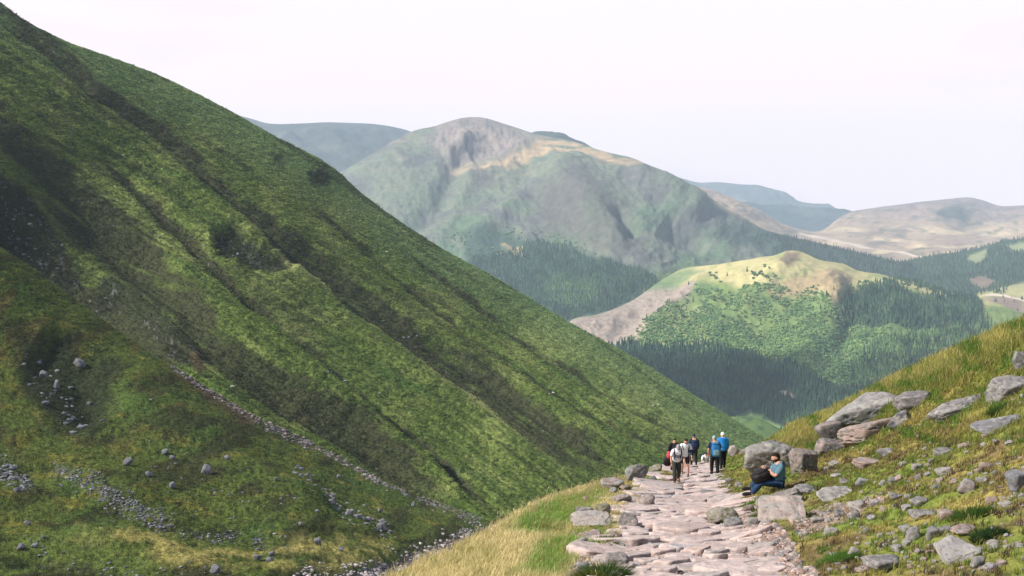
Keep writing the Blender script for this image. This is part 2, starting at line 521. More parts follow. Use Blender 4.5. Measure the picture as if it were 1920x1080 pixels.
# ---- forested slope on the right
def wood_shape(PX, PY, P, t):
    return sstep(0, 0.2, t)[:, None] * (25 * fbm(P[..., 0] / 350, P[..., 1] / 350, 0, 4, seed=6)), 0
def wood_paint(PX, PY, P, t):
    c = np.ones(P.shape) * np.array([0.05, 0.08, 0.055])
    for pl in ([(1815, 478), (1850, 467), (1848, 482), (1832, 494), (1815, 487)], [(1885, 460), (1930, 452), (1990, 465), (1940, 470), (1900, 470)]):
        c = mixc(c, (0.22, 0.25, 0.13), area(pl, PX, PY, 3, 4, 12))
    c = mixc(c, (0.24, 0.17, 0.14), area([(1818, 520), (1850, 518), (1872, 528), (1850, 540), (1822, 534)], PX, PY, 5, 8, 12) * 0.7)
    flat = area([(1700, 552), (1850, 545), (1900, 535), (2300, 440), (2300, 700), (1700, 700)], PX, PY, 5, 6)
    c = mixc(c, (0.32, 0.31, 0.15), flat)
    c = mixc(c, (0.25, 0.18, 0.14), flat * area([(1835, 570), (1880, 556), (1920, 560), (1920, 600), (1850, 600)], PX, PY, 8, 8))
    d, _, _ = pldist([(1838, 556), (1858, 551), (1885, 553), (1925, 566)], PX, PY)
    c = mixc(c, (0.6, 0.5, 0.42), sstep(3, 1.5, d))
    return c
woodhill = Layer('forest_hill', [(1560, 520), (1640, 500), (1690, 490), (1720, 484), (1758, 477), (1800, 472), (1835, 466), (1865, 456), (1893, 449), (1920, 447), (2000, 452), (2120, 470), (2300, 440)],
      [(1560, 640), (1800, 640), (1920, 690), (2300, 720)],
      [(1560, 520, 4100), (1690, 490, 4400), (1835, 466, 4500), (1920, 447, 4400), (2300, 440, 4200), (1640, 540, 3800), (1850, 545, 3300), (1920, 530, 3400), (1560, 640, 3000), (1800, 640, 2700), (1920, 690, 2500), (2300, 720, 2300)],
      4, 110, 700, M_far, wood_shape, wood_paint)

# ---- the knoll in the glen, with the felled ground on its left
KN_SKY = [(960, 690), (1030, 640), (1075, 596), (1120, 590), (1150, 580), (1190, 562), (1230, 532), (1262, 512), (1280, 503), (1310, 499), (1350, 495), (1380, 490), (1406, 486), (1430, 481), (1454, 480), (1465, 473), (1480, 469),
          (1502, 471), (1520, 480), (1539, 489), (1560, 491), (1587, 495), (1602, 506), (1625, 511), (1650, 513), (1680, 523), (1724, 529), (1772, 547), (1835, 558), (1880, 572), (1920, 588), (2000, 610), (2200, 660)]
def kn_shape(PX, PY, P, t):
    e = sstep(0, 0.08, t)[:, None]
    def rib(line, w, a):
        d, s, al = pldist(line, PX, PY)
        return a * np.exp(-(d / w) ** 2) * np.minimum(1, np.minimum(al, 1 - al) * 5 + 0.2)
    o = rib([(1350, 500), (1280, 560), (1230, 610), (1190, 650)], 22, 22)
    o = o + rib([(1320, 510), (1270, 545), (1200, 590), (1140, 640)], 16, -18)
    o = o + rib([(1480, 475), (1440, 520), (1400, 580), (1330, 640)], 26, 22)
    o = o + rib([(1450, 500), (1390, 540), (1340, 600)], 14, -14)
    o = o + rib([(1530, 500), (1560, 560), (1540, 640), (1480, 720)], 34, 24)
    o = o + rib([(1590, 520), (1600, 600), (1560, 680)], 16, -16)
    o = o + rib([(1650, 520), (1680, 580), (1660, 660)], 26, 18)
    o = o + 9 * ridge_n(PX, PY * 1.2, 50, 41, 5) + 2.0 * fbm(PX / 8, PY / 8, 0, 3, seed=4)
    return e * o, 0
FELLED = [(1060, 600), (1120, 588), (1170, 570), (1215, 540), (1255, 535), (1300, 528), (1308, 545), (1290, 570), (1240, 598), (1205, 640), (1165, 668), (1090, 640)]
def kn_paint(PX, PY, P, t):
    n1 = fbm(PX / 50, PY / 28, 0, 5, seed=51)
    n2 = fbm(PX / 14, PY / 8, 0, 4, seed=52)
    c = np.ones(P.shape) * np.array([0.16, 0.22, 0.07])
    c = mixc(c, (0.09, 0.16, 0.06), sstep(-0.1, 0.35, n1 + 0.5 * n2) * 0.8)
    top = area([(1225, 520), (1350, 480), (1480, 455), (1600, 480), (1780, 535), (1900, 570), (1840, 580), (1700, 545), (1600, 545), (1560, 590), (1540, 560), (1450, 560), (1400, 540), (1330, 530), (1290, 545)], PX, PY, 9, 16, 40)
    c = mixc(c, (0.42, 0.375, 0.18), top)
    c = mixc(c, (0.26, 0.29, 0.12), top * sstep(0.0, 0.35, n1 + 0.6 * n2) * 0.9)
    c = mixc(c, (0.34, 0.24, 0.145), area([(1445, 560), (1480, 530), (1560, 510), (1590, 520), (1565, 600), (1545, 560), (1470, 565)], PX, PY, 8, 14, 25) * 0.75)
    c = mixc(c, (0.17, 0.12, 0.09), area([(1455, 498), (1474, 472), (1500, 473), (1496, 490), (1478, 508)], PX, PY, 5, 6, 12) * 0.85)
    c = mixc(c, (0.30, 0.33, 0.13), area([(1250, 590), (1300, 565), (1330, 590), (1310, 680), (1230, 650)], PX, PY, 16, 20) * 0.6)
    f = area(FELLED, PX, PY, 5, 8, 20)
    c = mixc(c, (0.32, 0.265, 0.215), f)
    c = mixc(c, (0.22, 0.17, 0.15), f * sstep(0.0, 0.3, fbm(PX / 9 + PY / 9, PY / 4 - PX / 9, 0, 4, seed=53)) * 0.9)
    c = mixc(c, (0.13, 0.2, 0.09), area([(1226, 522), (1290, 502), (1320, 512), (1270, 538), (1215, 546)], PX, PY, 7, 8) * 0.85)
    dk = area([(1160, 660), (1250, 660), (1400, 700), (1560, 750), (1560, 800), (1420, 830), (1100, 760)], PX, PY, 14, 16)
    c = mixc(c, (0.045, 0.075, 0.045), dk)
    c = mixc(c, (0.5, 0.38, 0.25), area([(1458, 741), (1475, 737), (1490, 748), (1494, 754), (1470, 748)], PX, PY, 3))
    c = mixc(c, (0.045, 0.07, 0.05), area([(1565, 580), (1590, 540), (1680, 545), (1700, 560), (1840, 560), (1842, 612), (1740, 625), (1560, 620)], PX, PY, 10, 8) * 0.9)
    c = mixc(c, (0.2, 0.3, 0.1), area([(1380, 782), (1420, 780), (1480, 812), (1400, 812)], PX, PY, 5))
    road, _, _ = pldist([(1290, 742), (1320, 744), (1345, 748)], PX, PY)
    c = mixc(c, (0.25, 0.3, 0.22), sstep(2.2, 0.6, road) * 0.8)
    return c
knoll = Layer('knoll', KN_SKY, [(960, 900), (1450, 960), (1700, 850), (2200, 800)],
      [(960, 690, 2450), (1075, 596, 2750), (1170, 570, 3000), (1280, 503, 3350), (1350, 495, 3050), (1480, 469, 2900), (1600, 506, 2850), (1724, 529, 2850), (1835, 558, 2750), (1920, 588, 2600), (2200, 660, 2300),
       (1171, 659, 2300), (1240, 600, 2600), (1350, 600, 2500), (1500, 600, 2400), (1700, 600, 2350), (1350, 700, 2150), (1500, 700, 2080), (1650, 700, 2050), (1450, 790, 1950), (1300, 760, 2000), (1800, 640, 2200),
       (960, 900, 1700), (1450, 960, 1500), (1700, 850, 1700), (2200, 800, 1800)],
      2.5, 230, 500, M_far, kn_shape, kn_paint)
# the small green spur at the foot of the glen
Layer('green_spur', [(1300, 800), (1360, 782), (1390, 779), (1410, 781), (1440, 791), (1475, 810), (1520, 850)], [(1300, 930), (1520, 930)],
      [(1300, 800, 1350), (1410, 781, 1350), (1520, 850, 1250), (1300, 930, 1000), (1520, 930, 1000)], 3, 40, 150, M_hill,
      lambda PX, PY, P, t: (2 * fbm(P[..., 0] / 20, P[..., 1] / 20, 0, 4), 0),
      lambda PX, PY, P, t: mixc(np.ones(P.shape) * np.array([0.12, 0.19, 0.055]), (0.05, 0.085, 0.04), sstep(0.0, 0.25, fbm(PX / 22, PY / 10, 0, 4, seed=3))))

# ---- the steep green hillside across the burn
HS_SKY = [(-500, -330), (-200, -130), (0, 3), (40, 34), (80, 56), (125, 78), (152, 87), (200, 104), (240, 118), (280, 133), (320, 150), (380, 180), (450, 217), (520, 258), (575, 284), (602, 298), (637, 324), (680, 364), (720, 394), (770, 428),
          (816, 458), (860, 483), (921, 515), (990, 557), (1057, 598), (1120, 632), (1171, 659), (1230, 694), (1279, 726), (1330, 758), (1367, 780), (1393, 798), (1420, 812), (1438, 823), (1480, 850), (1600, 930)]
CREST1 = [(-60, 20), (0, 60), (100, 130), (165, 187), (295, 282), (390, 362), (450, 413), (494, 455), (544, 505), (633, 563), (700, 615), (761, 667), (833, 730), (911, 783), (1022, 861), (1080, 905)]
GULLY1 = [(-60, -10), (0, 28), (80, 90), (175, 180), (310, 268), (400, 350), (500, 440), (570, 500), (680, 592), (760, 648), (830, 706), (950, 785), (1050, 852), (1140, 905)]
CREST2 = [(150, 330), (300, 470), (400, 583), (567, 661), (690, 780), (833, 885), (911, 955)]
GULLY2 = [(180, 280), (360, 450), (430, 520), (505, 585), (580, 660), (700, 765), (800, 845), (880, 920), (950, 972)]
GULLY3 = [(60, 330), (150, 420), (340, 560), (400, 650), (533, 744), (644, 800), (760, 890), (840, 950)]
GULLY4 = [(380, 330), (440, 370), (520, 430), (600, 490), (700, 560), (800, 640), (900, 705), (1000, 775), (1100, 835), (1200, 885)]
CREST4 = [(470, 350), (560, 425), (650, 480), (750, 560), (850, 640), (960, 705), (1060, 775), (1160, 835)]
GULLY5 = [(560, 360), (660, 450), (760, 530), (860, 620), (960, 690), (1060, 750), (1180, 810), (1300, 860)]
GULLY6 = [(720, 440), (850, 540), (960, 620), (1080, 700), (1200, 770), (1330, 830)]
GULLY0 = [(-100, 130), (0, 215), (80, 290), (150, 350), (230, 430), (330, 520)]
def rnoise(PX, PY, seed, lx=220, lw=26):
    """noise drawn out down the fall line of the hillside"""
    u = PX * 0.83 + PY * 0.56
    v = -PX * 0.56 + PY * 0.83
    v = v + 7 * fbm(PX / 160, PY / 160, 0, 2, seed=seed + 2)
    return fbm(u / lx, v / lw, 0, 4, seed=seed)
def hs_shape(PX, PY, P, t):
    e = sstep(0, 0.05, t)[:, None]
    wx = PX + 10 * fbm(PX / 90, PY / 90, 1, 3, seed=61)
    wy = PY + 10 * fbm(PX / 90, PY / 90, 2, 3, seed=62)
    def rib(line, w, a, asym=1.0):
        d, s, al = pldist(line, wx, wy)
        ww = np.where(s > 0, w, w * asym)
        return a * np.exp(-(d / ww) ** 2) * np.minimum(1, np.minimum(al, 1 - al) * 6 + 0.1)
    o = rib(CREST1, 40, 6.5, 0.35) + rib(GULLY1, 18, -8.0)
    o = o + rib(CREST2, 40, 4.5, 0.5) + rib(GULLY2, 14, -5.0)
    o = o + rib(GULLY3, 30, -6.0) + rib(GULLY4, 14, -5.0) + rib(CREST4, 22, 2.5)
    o = o + rib(GULLY5, 11, -2.8) + rib(GULLY6, 11, -2.6) + rib(GULLY0, 44, -8) + rib([(-60, 400), (60, 480), (180, 570), (300, 650)], 60, -9)
    o = o + 2.0 * rnoise(PX, PY, 63, 420, 22) + 1.6 * rnoise(PX, PY, 64, 260, 9)
    crag = area([(395, 438), (430, 430), (480, 460), (545, 505), (545, 520), (490, 510), (410, 470)], PX, PY, 10, 8, 20)
    o = o - crag * 5
    ax, ay, az = P[..., 0], P[..., 1], P[..., 2]
    # sheep terraces and tussocks
    o = o + 0.8 * fbm(ax / 9, ay / 22, az / 2.4, 4, seed=65) + 0.7 * fbm(ax / 2.6, ay / 4.0, az / 1.5, 3, gain=0.65, seed=66)
    return e * o + (1 - e) * 0.6 * fbm(ax / 5, ay / 5, az / 3, 3, seed=67), 0
def hs_paint(PX, PY, P, t):
    ax, ay, az = P[..., 0], P[..., 1], P[..., 2]
    n1 = fbm(PX / 120, PY / 90, 0, 4, seed=71)
    n2 = fbm(ax / 14, ay / 14, az / 10, 4, seed=72)
    n3 = fbm(ax / 2.2, ay / 3.6, az / 1.2, 3, gain=0.7, seed=73)
    rn = rnoise(PX, PY, 74, 420, 20)
    c = np.ones(P.shape) * np.array([0.104, 0.148, 0.033])
    c = mixc(c, (0.19, 0.228, 0.064), sstep(-0.1, 0.35, n1 + 0.5 * n2 + 0.4 * rn))
    c = mixc(c, (0.072, 0.13, 0.03), sstep(0.1, 0.4, -rn + 0.4 * n2) * 0.7)
    c = mixc(c, (0.20, 0.25, 0.08), sstep(0.05, 0.5, n3) * 0.4)
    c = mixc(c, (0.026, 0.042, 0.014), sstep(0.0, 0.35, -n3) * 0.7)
    # pale upper slopes
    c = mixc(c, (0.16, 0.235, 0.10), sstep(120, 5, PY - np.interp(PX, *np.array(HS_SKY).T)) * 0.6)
    wx = PX + 12 * fbm(PX / 50, PY / 50, 1, 4, seed=75)
    wy = PY + 12 * fbm(PX / 50, PY / 50, 2, 4, seed=76)
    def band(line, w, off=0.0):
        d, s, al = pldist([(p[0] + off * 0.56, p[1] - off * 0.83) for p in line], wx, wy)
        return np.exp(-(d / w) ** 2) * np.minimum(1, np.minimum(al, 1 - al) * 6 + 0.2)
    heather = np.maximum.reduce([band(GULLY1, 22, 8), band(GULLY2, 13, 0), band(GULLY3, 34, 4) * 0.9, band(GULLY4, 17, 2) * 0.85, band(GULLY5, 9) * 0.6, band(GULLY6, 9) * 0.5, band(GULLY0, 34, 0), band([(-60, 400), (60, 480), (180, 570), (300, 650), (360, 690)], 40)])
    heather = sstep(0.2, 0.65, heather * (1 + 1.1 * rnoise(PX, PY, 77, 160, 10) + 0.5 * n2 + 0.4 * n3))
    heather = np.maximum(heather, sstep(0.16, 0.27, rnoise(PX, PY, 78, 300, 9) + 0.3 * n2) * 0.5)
    c = mixc(c, (0.034, 0.038, 0.02), np.clip(heather * 0.88, 0, 1))  # heather, darkened further to paint the shade of gullies and hollows into the colour
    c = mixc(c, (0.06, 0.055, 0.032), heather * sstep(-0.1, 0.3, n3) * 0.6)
    for pl in ([(395, 438), (430, 430), (480, 460), (545, 505), (545, 520), (490, 512), (410, 472)], [(-30, 300), (60, 360), (120, 440), (150, 520), (60, 510), (-30, 440)],
               [(150, 560), (240, 560), (300, 640), (330, 680), (400, 690), (370, 640), (330, 600), (300, 560), (200, 500)],
               [(580, 320), (610, 315), (625, 335), (610, 350), (580, 345)], [(505, 285), (530, 290), (530, 312), (512, 305)]):
        m = area(pl, PX, PY, 8, 12, 20)
        c = mixc(c, (0.028, 0.032, 0.018), m * 0.9)
        c = mixc(c, (0.15, 0.15, 0.15), m * sstep(0.28, 0.4, fbm(PX / 6, PY / 9, 0, 3, seed=79)) * 0.7)
    c = mixc(c, (0.11, 0.07, 0.045), area([(355, 655), (378, 650), (382, 700), (362, 690)], PX, PY, 6, 8, 10) * 0.6)
    # sunlit crest line, its brightness painted into the colour
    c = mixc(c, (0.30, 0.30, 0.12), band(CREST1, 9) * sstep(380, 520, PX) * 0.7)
    st = sstep(0.62, 0.72, fbm(ax / 2.6, ay / 2.6, az / 2.6, 2, seed=80))
    c = mixc(c, (0.30, 0.30, 0.31), st * 0.8)
    return c
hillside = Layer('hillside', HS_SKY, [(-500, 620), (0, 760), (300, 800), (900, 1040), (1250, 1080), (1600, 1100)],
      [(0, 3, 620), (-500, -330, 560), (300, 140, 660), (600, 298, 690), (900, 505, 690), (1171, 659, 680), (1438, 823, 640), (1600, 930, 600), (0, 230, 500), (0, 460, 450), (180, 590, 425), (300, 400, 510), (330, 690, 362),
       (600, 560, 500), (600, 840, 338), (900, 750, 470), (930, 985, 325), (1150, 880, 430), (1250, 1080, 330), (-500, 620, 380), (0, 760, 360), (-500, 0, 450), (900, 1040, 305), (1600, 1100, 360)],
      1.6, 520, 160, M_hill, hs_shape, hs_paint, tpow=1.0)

# ---- the near spur and the bed of the burn at lower left
SP_SKY = [(-600, 60), (-300, 255), (-100, 395), (0, 462), (60, 500), (120, 545), (180, 590), (240, 634), (290, 668), (322, 686), (360, 708), (400, 734), (450, 764), (500, 792), (575, 823), (650, 863), (725, 906), (800, 935), (850, 952), (900, 970), (950, 990), (1000, 1010), (1150, 1060), (1300, 1120)]
BURN = [(520, 1110), (580, 1085), (640, 1075), (700, 1062), (760, 1045), (810, 1030), (850, 1015), (890, 1005), (940, 992), (990, 985)]
def sp_shape(PX, PY, P, t):
    ax, ay, az = P[..., 0], P[..., 1], P[..., 2]
    e = sstep(0, 0.04, t)[:, None]
    def rib(line, w, a):
        d, s, al = pldist(line, PX, PY)
        return a * np.exp(-(d / w) ** 2) * np.minimum(1, np.minimum(al, 1 - al) * 6 + 0.1)
    o = rib(BURN, 22, -2.0) + rib([(0, 870), (120, 905), (240, 960), (330, 990), (450, 1000), (560, 1030)], 26, -1.4)
    o = o + rib([(60, 640), (150, 700), (190, 790)], 55, -4.5) + rib([(200, 650), (330, 780), (500, 900), (640, 960)], 50, 2.5)
    o = o + rib([(700, 985), (760, 1000), (820, 1005)], 14, -1.0) + rib([(0, 1045), (150, 1060), (400, 1075)], 16, -1.2)
    o = o + 2.2 * fbm(ax / 22, ay / 30, 0, 4, seed=85) + 0.5 * fbm(ax / 3.2, ay / 5, az / 2.5, 4, gain=0.6, seed=86) + 0.30 * fbm(ax / 0.9, ay / 1.5, az, 2, seed=87)
    return e * o + (1 - e) * 0.35 * fbm(ax / 1.6, ay / 2, 0, 3, seed=88), 0
def sp_paint(PX, PY, P, t):
    ax, ay, az = P[..., 0], P[..., 1], P[..., 2]
    n1 = fbm(PX / 130, PY / 60, 0, 4, seed=91)
    n2 = fbm(ax / 7, ay / 10, az / 5, 4, seed=92)
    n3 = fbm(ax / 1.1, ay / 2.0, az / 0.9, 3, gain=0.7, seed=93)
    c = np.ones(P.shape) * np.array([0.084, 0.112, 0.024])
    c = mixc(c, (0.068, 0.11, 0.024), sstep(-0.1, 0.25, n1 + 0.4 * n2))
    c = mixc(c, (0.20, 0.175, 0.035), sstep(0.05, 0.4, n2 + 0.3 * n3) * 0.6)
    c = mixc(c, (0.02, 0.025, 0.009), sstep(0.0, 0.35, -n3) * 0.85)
    c = mixc(c, (0.12, 0.095, 0.03), sstep(0.1, 0.35, fbm(PX / 70, PY / 50, 3, 4, seed=94)) * sstep(900, 760, PY) * 0.7)
    c = mixc(c, (0.03, 0.033, 0.014), sstep(0.05, 0.3, fbm(PX / 80 + PY / 120, PY / 40, 6, 5, seed=95) + 0.3 * n2) * 0.75)
    c = mixc(c, (0.30, 0.26, 0.085), area([(150, 985), (330, 995), (500, 1020), (720, 1010), (760, 1035), (640, 1060), (420, 1062), (250, 1040), (130, 1010)], PX, PY, 12, 22, 50) * sstep(-0.3, 0.15, n2) * 0.8)
    c = mixc(c, (0.11, 0.15, 0.035), area([(40, 1000), (150, 985), (300, 1040), (250, 1075), (60, 1050)], PX, PY, 14, 20, 40) * 0.6)
    m = area([(30, 640), (130, 620), (210, 680), (215, 770), (170, 820), (100, 790), (40, 730)], PX, PY, 22, 26, 40)
    c = mixc(c, (0.025, 0.03, 0.016), m * 0.85)
    c = mixc(c, (0.035, 0.035, 0.02), area([(-40, 1040), (120, 1050), (360, 1062), (520, 1085), (500, 1110), (-40, 1110)], PX, PY, 10, 16) * sstep(-0.3, 0.1, n2) * 0.8)
    c = mixc(c, (0.10, 0.065, 0.04), area([(330, 700), (420, 745), (480, 790), (450, 800), (380, 760), (320, 715)], PX, PY, 6, 8, 20) * 0.6)
    d, _, _ = pldist(BURN, PX + 6 * n2, PY + 6 * n3)
    c = mixc(c, (0.17, 0.14, 0.125), sstep(18, 8, d))
    return c
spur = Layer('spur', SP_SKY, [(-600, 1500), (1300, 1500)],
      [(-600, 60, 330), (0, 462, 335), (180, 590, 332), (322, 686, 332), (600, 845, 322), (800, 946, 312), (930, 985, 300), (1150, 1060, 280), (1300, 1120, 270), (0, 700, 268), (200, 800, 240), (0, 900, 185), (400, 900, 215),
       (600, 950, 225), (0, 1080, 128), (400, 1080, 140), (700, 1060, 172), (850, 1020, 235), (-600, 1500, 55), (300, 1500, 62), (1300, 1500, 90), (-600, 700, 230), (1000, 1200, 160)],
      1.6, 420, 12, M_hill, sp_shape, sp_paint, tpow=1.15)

# ---- the ground we stand on: verge, path and right-hand slope
NR_SKY = [(-700, 1760), (-300, 1640), (100, 1450), (300, 1340), (520, 1205), (640, 1140), (735, 1082), (800, 1050), (870, 1020), (930, 990), (965, 966), (1000, 947), (1060, 922), (1110, 906), (1140, 897), (1180, 890), (1215, 881),
          (1250, 874), (1290, 869), (1340, 869), (1362, 860), (1385, 848), (1410, 838), (1440, 822), (1462, 812), (1480, 799), (1510, 786), (1535, 777), (1560, 766), (1590, 751), (1640, 726), (1700, 694), (1740, 678), (1800, 650), (1860, 625), (1920, 598), (2100, 520), (2600, 330)]
PATH = [(1296, 866), (1282, 877), (1268, 890), (1240, 905), (1205, 922), (1178, 948), (1165, 972), (1162, 1000), (1150, 1030), (1136, 1060), (1128, 1090), (1040, 1300), (820, 1800),
        (2000, 1800), (1640, 1300), (1482, 1090), (1444, 1048), (1414, 1014), (1397, 985), (1390, 958), (1372, 936), (1350, 915), (1342, 897), (1338, 880), (1336, 866)]
DIRT = [(1385, 955), (1418, 965), (1445, 985), (1475, 1003), (1490, 1030), (1508, 1060), (1552, 1100), (1680, 1300), (1560, 1300), (1470, 1075), (1430, 1030), (1390, 985)]
BARE = [(1478, 988), (1520, 956), (1600, 938), (1645, 925), (1655, 938), (1610, 965), (1560, 992), (1500, 1012)]
def nr_shape(PX, PY, P, t):
    ax, ay, az = P[..., 0], P[..., 1], P[..., 2]
    e = sstep(0, 0.03, t)[:, None]
    pm = area(PATH, PX, PY, 10)
    rough = 1 - 0.8 * pm
    right = sstep(1400, 1500, PX)
    o = rough * (0.16 * fbm(ax / 1.9, ay / 1.9, 0, 3, seed=101) + 0.10 * (0.4 + 0.6 * right) * fbm(ax / 0.45, ay / 0.6, 0, 4, gain=0.6, seed=102))
    o = o + right * 0.22 * fbm(ax / 3.4, ay / 2.2, 0, 3, seed=103)
    o = o - 0.07 * pm
    return 0 * o, e * o + (1 - e) * rough * 0.07 * fbm(ax / 0.5, ay / 0.5, 0, 3, seed=104)
def nr_paint(PX, PY, P, t):
    ax, ay = P[..., 0], P[..., 1]
    n1 = fbm(ax / 2.6, ay / 2.6, 0, 4, seed=111)
    n2 = fbm(ax / 0.7, ay / 0.9, 0, 4, seed=112)
    n3 = fbm(ax / 0.16, ay / 0.22, 0, 3, gain=0.7, seed=113)
    c = np.ones(P.shape) * np.array([0.185, 0.195, 0.045])
    c = mixc(c, (0.14, 0.19, 0.035), sstep(0.0, 0.35, n1 + 0.5 * n2))
    c = mixc(c, (0.34, 0.27, 0.09), sstep(0.05, 0.4, -n1 + 0.4 * n2) * 0.8)
    c = mixc(c, (0.15, 0.10, 0.055), sstep(0.02, 0.26, fbm(ax / 1.6, ay / 1.3, 4, 4, seed=114)) * 0.8 * sstep(760, 840, PY))
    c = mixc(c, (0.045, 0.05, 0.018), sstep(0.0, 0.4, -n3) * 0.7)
    verge = sstep(1150, 1040, PX) * sstep(860, 900, PY)
    c = mixc(c, (0.50, 0.43, 0.20), verge * 0.8)
    up = sstep(60, 10, PY - np.interp(PX, *np.array(NR_SKY).T)) * sstep(1430, 1480, PX)
    c = mixc(c, (0.36, 0.33, 0.11), up * 0.7)
    pm = area(PATH, PX, PY, 5, 6, 20)
    dm = area(DIRT, PX, PY, 6, 8, 20)
    lm = area([(1060, 1080), (1085, 1040), (1150, 1010), (1165, 1030), (1140, 1080), (1100, 1300), (1010, 1300)], PX, PY, 8, 12, 20)
    soil = mixc(np.ones(P.shape) * np.array([0.25, 0.175, 0.135]), (0.42, 0.33, 0.28), sstep(0.05, 0.35, n3))
    bm_ = area(BARE, PX, PY, 7, 14, 22) * 0.75
    for m in (dm, lm * 0.8, bm_, pm):
        c = c * (1 - m[..., None]) + soil * m[..., None]
    c = mixc(c, (0.10, 0.075, 0.06), pm * 0.75)
    return c
near = Layer('ground', NR_SKY, [(-700, 2000), (2600, 2000)],
      [(1310, 1080, 12.3), (1300, 1000, 17.9), (1300, 940, 27), (1292, 905, 37), (1302, 885, 46), (1310, 869, 56), (735, 1082, 14.5), (965, 966, 22), (1060, 922, 30), (1130, 900, 36), (1180, 890, 40), (1250, 874, 50),
       (1000, 1080, 12.8), (1050, 1000, 19), (1310, 1300, 6.6), (1310, 1800, 3.2), (900, 1300, 7.2), (900, 1800, 3.4), (300, 1340, 7.5), (500, 1800, 3.5), (-700, 2000, 3.0), (-700, 1760, 3.9), (1310, 2000, 2.7), (2600, 2000, 2.2),
       (1440, 822, 48), (1510, 786, 46), (1640, 726, 42), (1700, 694, 40), (1800, 650, 36), (1920, 598, 32), (2600, 330, 26), (1500, 960, 19.5), (1600, 1080, 10.8), (1600, 900, 22), (1750, 1000, 11.5), (1920, 1080, 8.2),
       (1920, 850, 15), (1750, 850, 20), (1600, 820, 33), (1400, 900, 33), (1920, 720, 22), (2600, 1080, 6), (2600, 700, 10), (1920, 1500, 4), (2500, 1500, 3.4), (1440, 935, 22.5), (1465, 915, 24)],
      2.2, 520, 45, M_near, nr_shape, nr_paint, tpow=1.35, backn=20)
near.o.name = 'ground'

# ============================================================ ROCKS
M_rock = attr_mat('weathered_rock', fine=5.0, fine_amt=0.3, rough=0.85, bump=0.02, bump_scale=9, spec=0.25)
M_slab = attr_mat('trodden_stone', fine=8.0, fine_amt=0.28, rough=0.85, bump=0.03, bump_scale=9, spec=0.25)
GREY, PINK, PALE, DARK = (0.155, 0.148, 0.148), (0.27, 0.19, 0.165), (0.25, 0.23, 0.215), (0.10, 0.095, 0.10)
_ico = {}
def ico(n):
    if n not in _ico:
        bm = bmesh_new_ico(n)
        _ico[n] = bm
    return _ico[n]
def bmesh_new_ico(n):
    import bmesh
    bm = bmesh.new()
    bmesh.ops.create_icosphere(bm, subdivisions=n, radius=1.0)
    v = np.array([q.co[:] for q in bm.verts])
    f = np.array([[q.index for q in p.verts] for p in bm.faces])
    bm.free()
    return v, f
def rock_arrays(seed, sx, sy, sz, sub=4, planes=9, noise=0.04, flat_top=0.0, colour=GREY, second=None, moss=0.15, boxy=True):
    """angular boulder: a sphere cut by planes, then weathered"""
    r = np.random.RandomState(seed)
    d, f = ico(sub)
    ax6 = np.array([(1, 0, 0), (-1, 0, 0), (0, 1, 0), (0, -1, 0), (0, 0, 1), (0, 0, -1)], float)
    n = np.vstack([ax6 + r.normal(size=(6, 3)) * 0.24, r.normal(size=(planes, 3))])
    n /= np.linalg.norm(n, axis=1)[:, None]
    k = np.r_[r.uniform(0.5, 0.75, 6) if boxy else r.uniform(1.0, 1.1, 6), r.uniform(0.62, 0.98, planes)]
    if flat_top:
        n = np.vstack([n, [r.normal() * 0.12, r.normal() * 0.12, 1.0]])
        k = np.r_[k, flat_top]
    cs = d @ n.T
    rad = np.where(cs > 0.05, k / np.maximum(cs, 0.05), 9.0)
    rad = -np.log(np.exp(-60 * np.minimum(rad, 4)).sum(1) + math.exp(-60 * 1.05)) / 60
    v = d * rad[:, None]
    s = seed * 1.37
    nz = fbm(v[:, 0] * 2.1 + s, v[:, 1] * 2.1, v[:, 2] * 2.1, 4, gain=0.55)
    crk = np.abs(fbm(v[:, 0] * 1.6 - s, v[:, 1] * 1.6, v[:, 2] * 3.4, 3))
    v = v * (1 + noise * 1.6 * nz - 0.09 * sstep(0.09, 0.0, crk))[:, None]
    ext = v.max(0) - v.min(0)
    v = (v - (v.max(0) + v.min(0)) / 2) / ext * np.array([sx, sy, sz])
    n2 = fbm(v[:, 0] / sx * 5 + s, v[:, 1] / sy * 5, v[:, 2] / sx * 5, 4)
    c = np.ones(v.shape) * np.array(colour)
    c = c * (1 + 0.35 * nz)[:, None]
    if second is not None:
        c = mixc(c, second, sstep(-0.05, 0.25, n2))
    lich = sstep(0.22, 0.32, fbm(v[:, 0] / sx * 9, v[:, 1] / sx * 9 + s, v[:, 2] / sx * 9, 3))
    c = mixc(c, (0.33, 0.33, 0.30), lich * 0.6)
    c = c * (1 - 0.5 * sstep(0.06, 0.0, crk))[:, None]
    ms = sstep(0.1, 0.35, n2) * sstep(0.2, -0.35, v[:, 2] / sz) * moss * 4
    c = mixc(c, (0.11, 0.13, 0.03), np.clip(ms, 0, 0.85))
    return v, f, np.clip(c, 0.02, 0.8)
def rotmat(rx, ry, rz):
    from mathutils import Euler
    return np.array(Euler((rx, ry, rz)).to_matrix())
